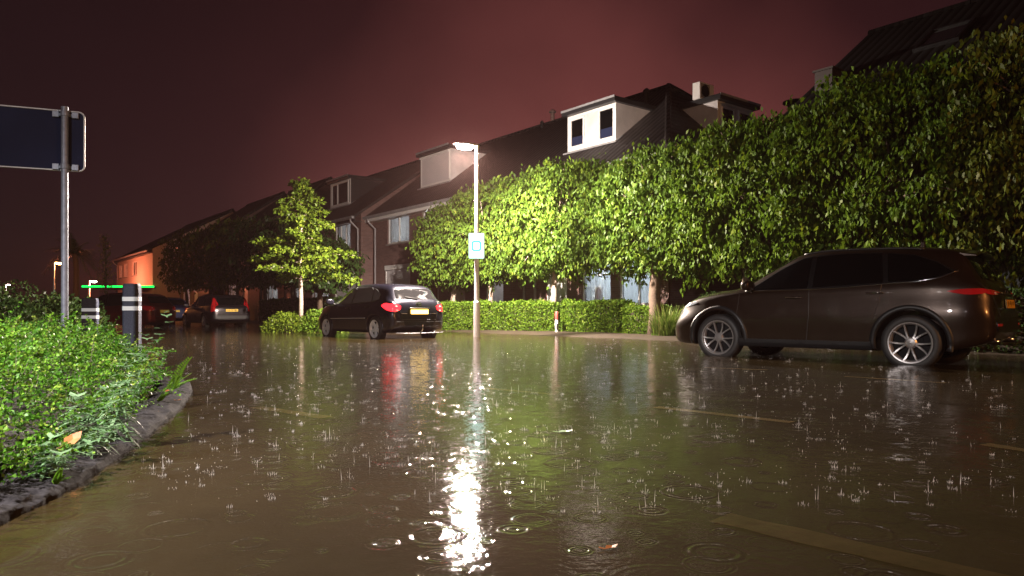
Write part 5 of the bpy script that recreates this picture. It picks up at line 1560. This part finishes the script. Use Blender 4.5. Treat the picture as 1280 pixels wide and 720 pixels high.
# green lit canopy far left
cn=tag(empty('canopy',(-32.5,60.,0),R(4)),'low canopy with a green light strip along its edge, far left','canopy')
cv=MB().box(-3.2,2.6,-.0,6.,2.55,2.72).build('canopy_roof',M['fascia'],cn)
MB().box(-3.2,2.6,-.06,-.003,2.62,2.76).build('light_strip',M['led_green'],cn)
for x_ in (-2.9,2.3):
    for y_ in (.4,5.4): MB().tube([(x_,y_,-.05),(x_,y_,2.55)],.06,8).build('column',M['galv'],cn)
# picket fence under the orange lamp
pf=tag(empty('picket_fence',SP(66,13.1,.05),ROT),'pale picket fence glowing orange red in front of the end house','fence')
mb=MB(); 
for i in range(96):
    x_=i*.165; mb.prism([(x_,.0),(x_+.105,.0),(x_+.105,1.0),(x_+.052,1.08),(x_,1.0)],0,.022)
mb.build('pickets',M['fence_paint'],pf)
MB().box(-.05,15.9,.023,.06,.25,.33).box(-.05,15.9,.023,.06,.75,.83).build('rail',M['fence_paint'],pf)
m2=MB()
for i in range(9): m2.box(i*1.96,i*1.96+.09,.061,.15,-.1,1.05)
m2.build('posts',M['fence_paint'],pf)

# hatchback plate has no lamp, its material emits; rain splashes on the flood
def splashes():
    rng=np.random.default_rng(23); Q=[]
    n=0
    while n<1300:
        py=388+34*math.exp(rng.uniform(0,math.log(330/34))*.85)+rng.uniform(0,20); px_=rng.uniform(150,1270)
        Y=CAM_H*900/(py-388); X=(px_-640)/900*Y
        if Y>21 or Y<1.9: continue
        if inside_dist(np.array([X]),np.array([Y]))[0]>-.12: continue
        if X>4.4 and Y>8.6 and Y<12 and X*.72+Y*.69>9.6: continue
        if math.sin(X*3.1+math.sin(Y*2.3)*2)+math.sin(Y*3.7-X*1.3)<rng.uniform(-2.2,1.2): continue
        if rng.uniform()>(.25+.75*math.exp(-((px_-600)/380)**2)): continue
        n+=1
        fs_=1+.09*max(0,Y-5); P=lambda a,r,z:np.array([X+r*math.cos(a),Y+r*math.sin(a),z])
        def spike(bx,by,tx,ty,hh,rad):
            for q in range(3):
                a0,a1=2.094*q,2.094*(q+1)
                b0=np.array([bx+rad*math.cos(a0),by+rad*math.sin(a0),0.]);b1=np.array([bx+rad*math.cos(a1),by+rad*math.sin(a1),0.])
                m0=b0*.3+np.array([tx,ty,0])*.7;m1=b1*.3+np.array([tx,ty,0])*.7;m0[2]=m1[2]=hh*.75
                t_=np.array([tx,ty,hh]); Q.append([b0,b1,m1,m0]); Q.append([m0,m1,t_,t_+1e-6])
        if rng.uniform()<.45:
            spike(X,Y,X+rng.normal()*.003,Y+rng.normal()*.003,.008+.048*rng.uniform(0,1)**2,(.0010+.0012*rng.uniform(0,1)**2)*fs_)
        if rng.uniform()<.6:
            R0=rng.uniform(.005,.02)*fs_; m=int(rng.integers(6,11)); hw=rng.uniform(.004,.013)
            for q in range(m):
                a=6.283*q/m+rng.normal()*.2; r2=R0*rng.uniform(1.1,1.5)
                spike(X+R0*math.cos(a),Y+R0*math.sin(a),X+r2*math.cos(a),Y+r2*math.sin(a),hw*rng.uniform(.4,1.3),.0009*fs_)
        for _ in range(rng.integers(0,5)):
            c=np.array([X+rng.normal()*.03,Y+rng.normal()*.03,rng.uniform(.006,.06)]); s_=rng.uniform(.0008,.0018)*fs_
            o=[c+np.array(v)*s_ for v in ((1,0,0),(0,1,0),(-1,0,0),(0,-1,0),(0,0,1.4),(0,0,-1.4))]
            for a,b in ((0,1),(1,2),(2,3),(3,0)):
                Q.append([o[a],o[b],o[4],o[4]+1e-6]); Q.append([o[b],o[a],o[5],o[5]+1e-6])
    o=quads('rain_splashes',np.array(Q),M['splash'])
    tag(o,'small rain splashes jumping from the flood surface','rain splashes',kind='stuff')
def splash_mat():
    k=NT('splash_water'); b=k.b
    b.inputs['Base Color'].default_value=(.75,.76,.78,1); b.inputs['Roughness'].default_value=.1
    b.inputs['Transmission Weight'].default_value=.35; b.inputs['IOR'].default_value=1.333
    t=k.n.new('ShaderNodeBsdfTranslucent'); t.inputs[0].default_value=(.8,.8,.82,1)
    mx=k.n.new('ShaderNodeMixShader'); mx.inputs[0].default_value=.5
    k.link(b.outputs[0],mx.inputs[1]); k.link(t.outputs[0],mx.inputs[2]); k.link(mx.outputs[0],k.out.inputs[0]); return k.m
M['splash']=splash_mat()
splashes()

# room lights: upstairs pair added to brighten the curtains, then lit ground floor rooms
for t_,w_,z_,pw_,c_ in ((29.0,17.4,4.4,60,(.95,.97,1.)),(33.4,16.9,4.4,45,(1,.92,.9))): point('room_light',SP(t_,w_,z_),pw_,c_,None,.12)
for t_,w_,pw_,c_ in ((16.2,17.5,130,(.85,.93,1.)),(14.6,17.5,130,(.85,.93,1.)),(21.6,17.5,50,(1,.85,.8)),(36.2,16.9,60,(1,.9,.85)),(33.0,16.9,60,(.9,.95,1.)),(43.4,16.9,70,(1,.9,.85)),(39.2,16.9,60,(1,.9,.85)),(29.0,17.4,30,(1,.9,.85)),(51.0,16.9,90,(1,.55,.45)),(48.0,16.9,80,(1,.6,.5)),(60.0,16.2,110,(1,.45,.35)),(79.,15.,100,(1,.4,.3))):
    point('room_light',SP(t_,w_,1.9),pw_,c_,None,.12)
# faint overcast skylight with a direction
sl_=bpy.data.lights.new('sun','SUN'); sl_.energy=.012; sl_.angle=R(40); sl_.color=(1,.75,.7)
so=bpy.data.objects.new('sun',sl_); COL.objects.link(so); so.rotation_euler=(R(50),0,R(-30))

HAZE=0.00033
if HAZE:
    k=NT('rain_haze'); k.n.remove(k.b)
    v=k.n.new('ShaderNodeVolumePrincipled'); v.inputs['Color'].default_value=(.95,.55,.50,1); v.inputs['Density'].default_value=HAZE; v.inputs['Anisotropy'].default_value=.3
    k.link(v.outputs[0],k.out.inputs['Volume'])
    hb=MB().box(-110,60,-12,130,-1.2,14).build('haze',k.m); tag(hb,'thin rain haze in the night air','haze',kind='stuff')
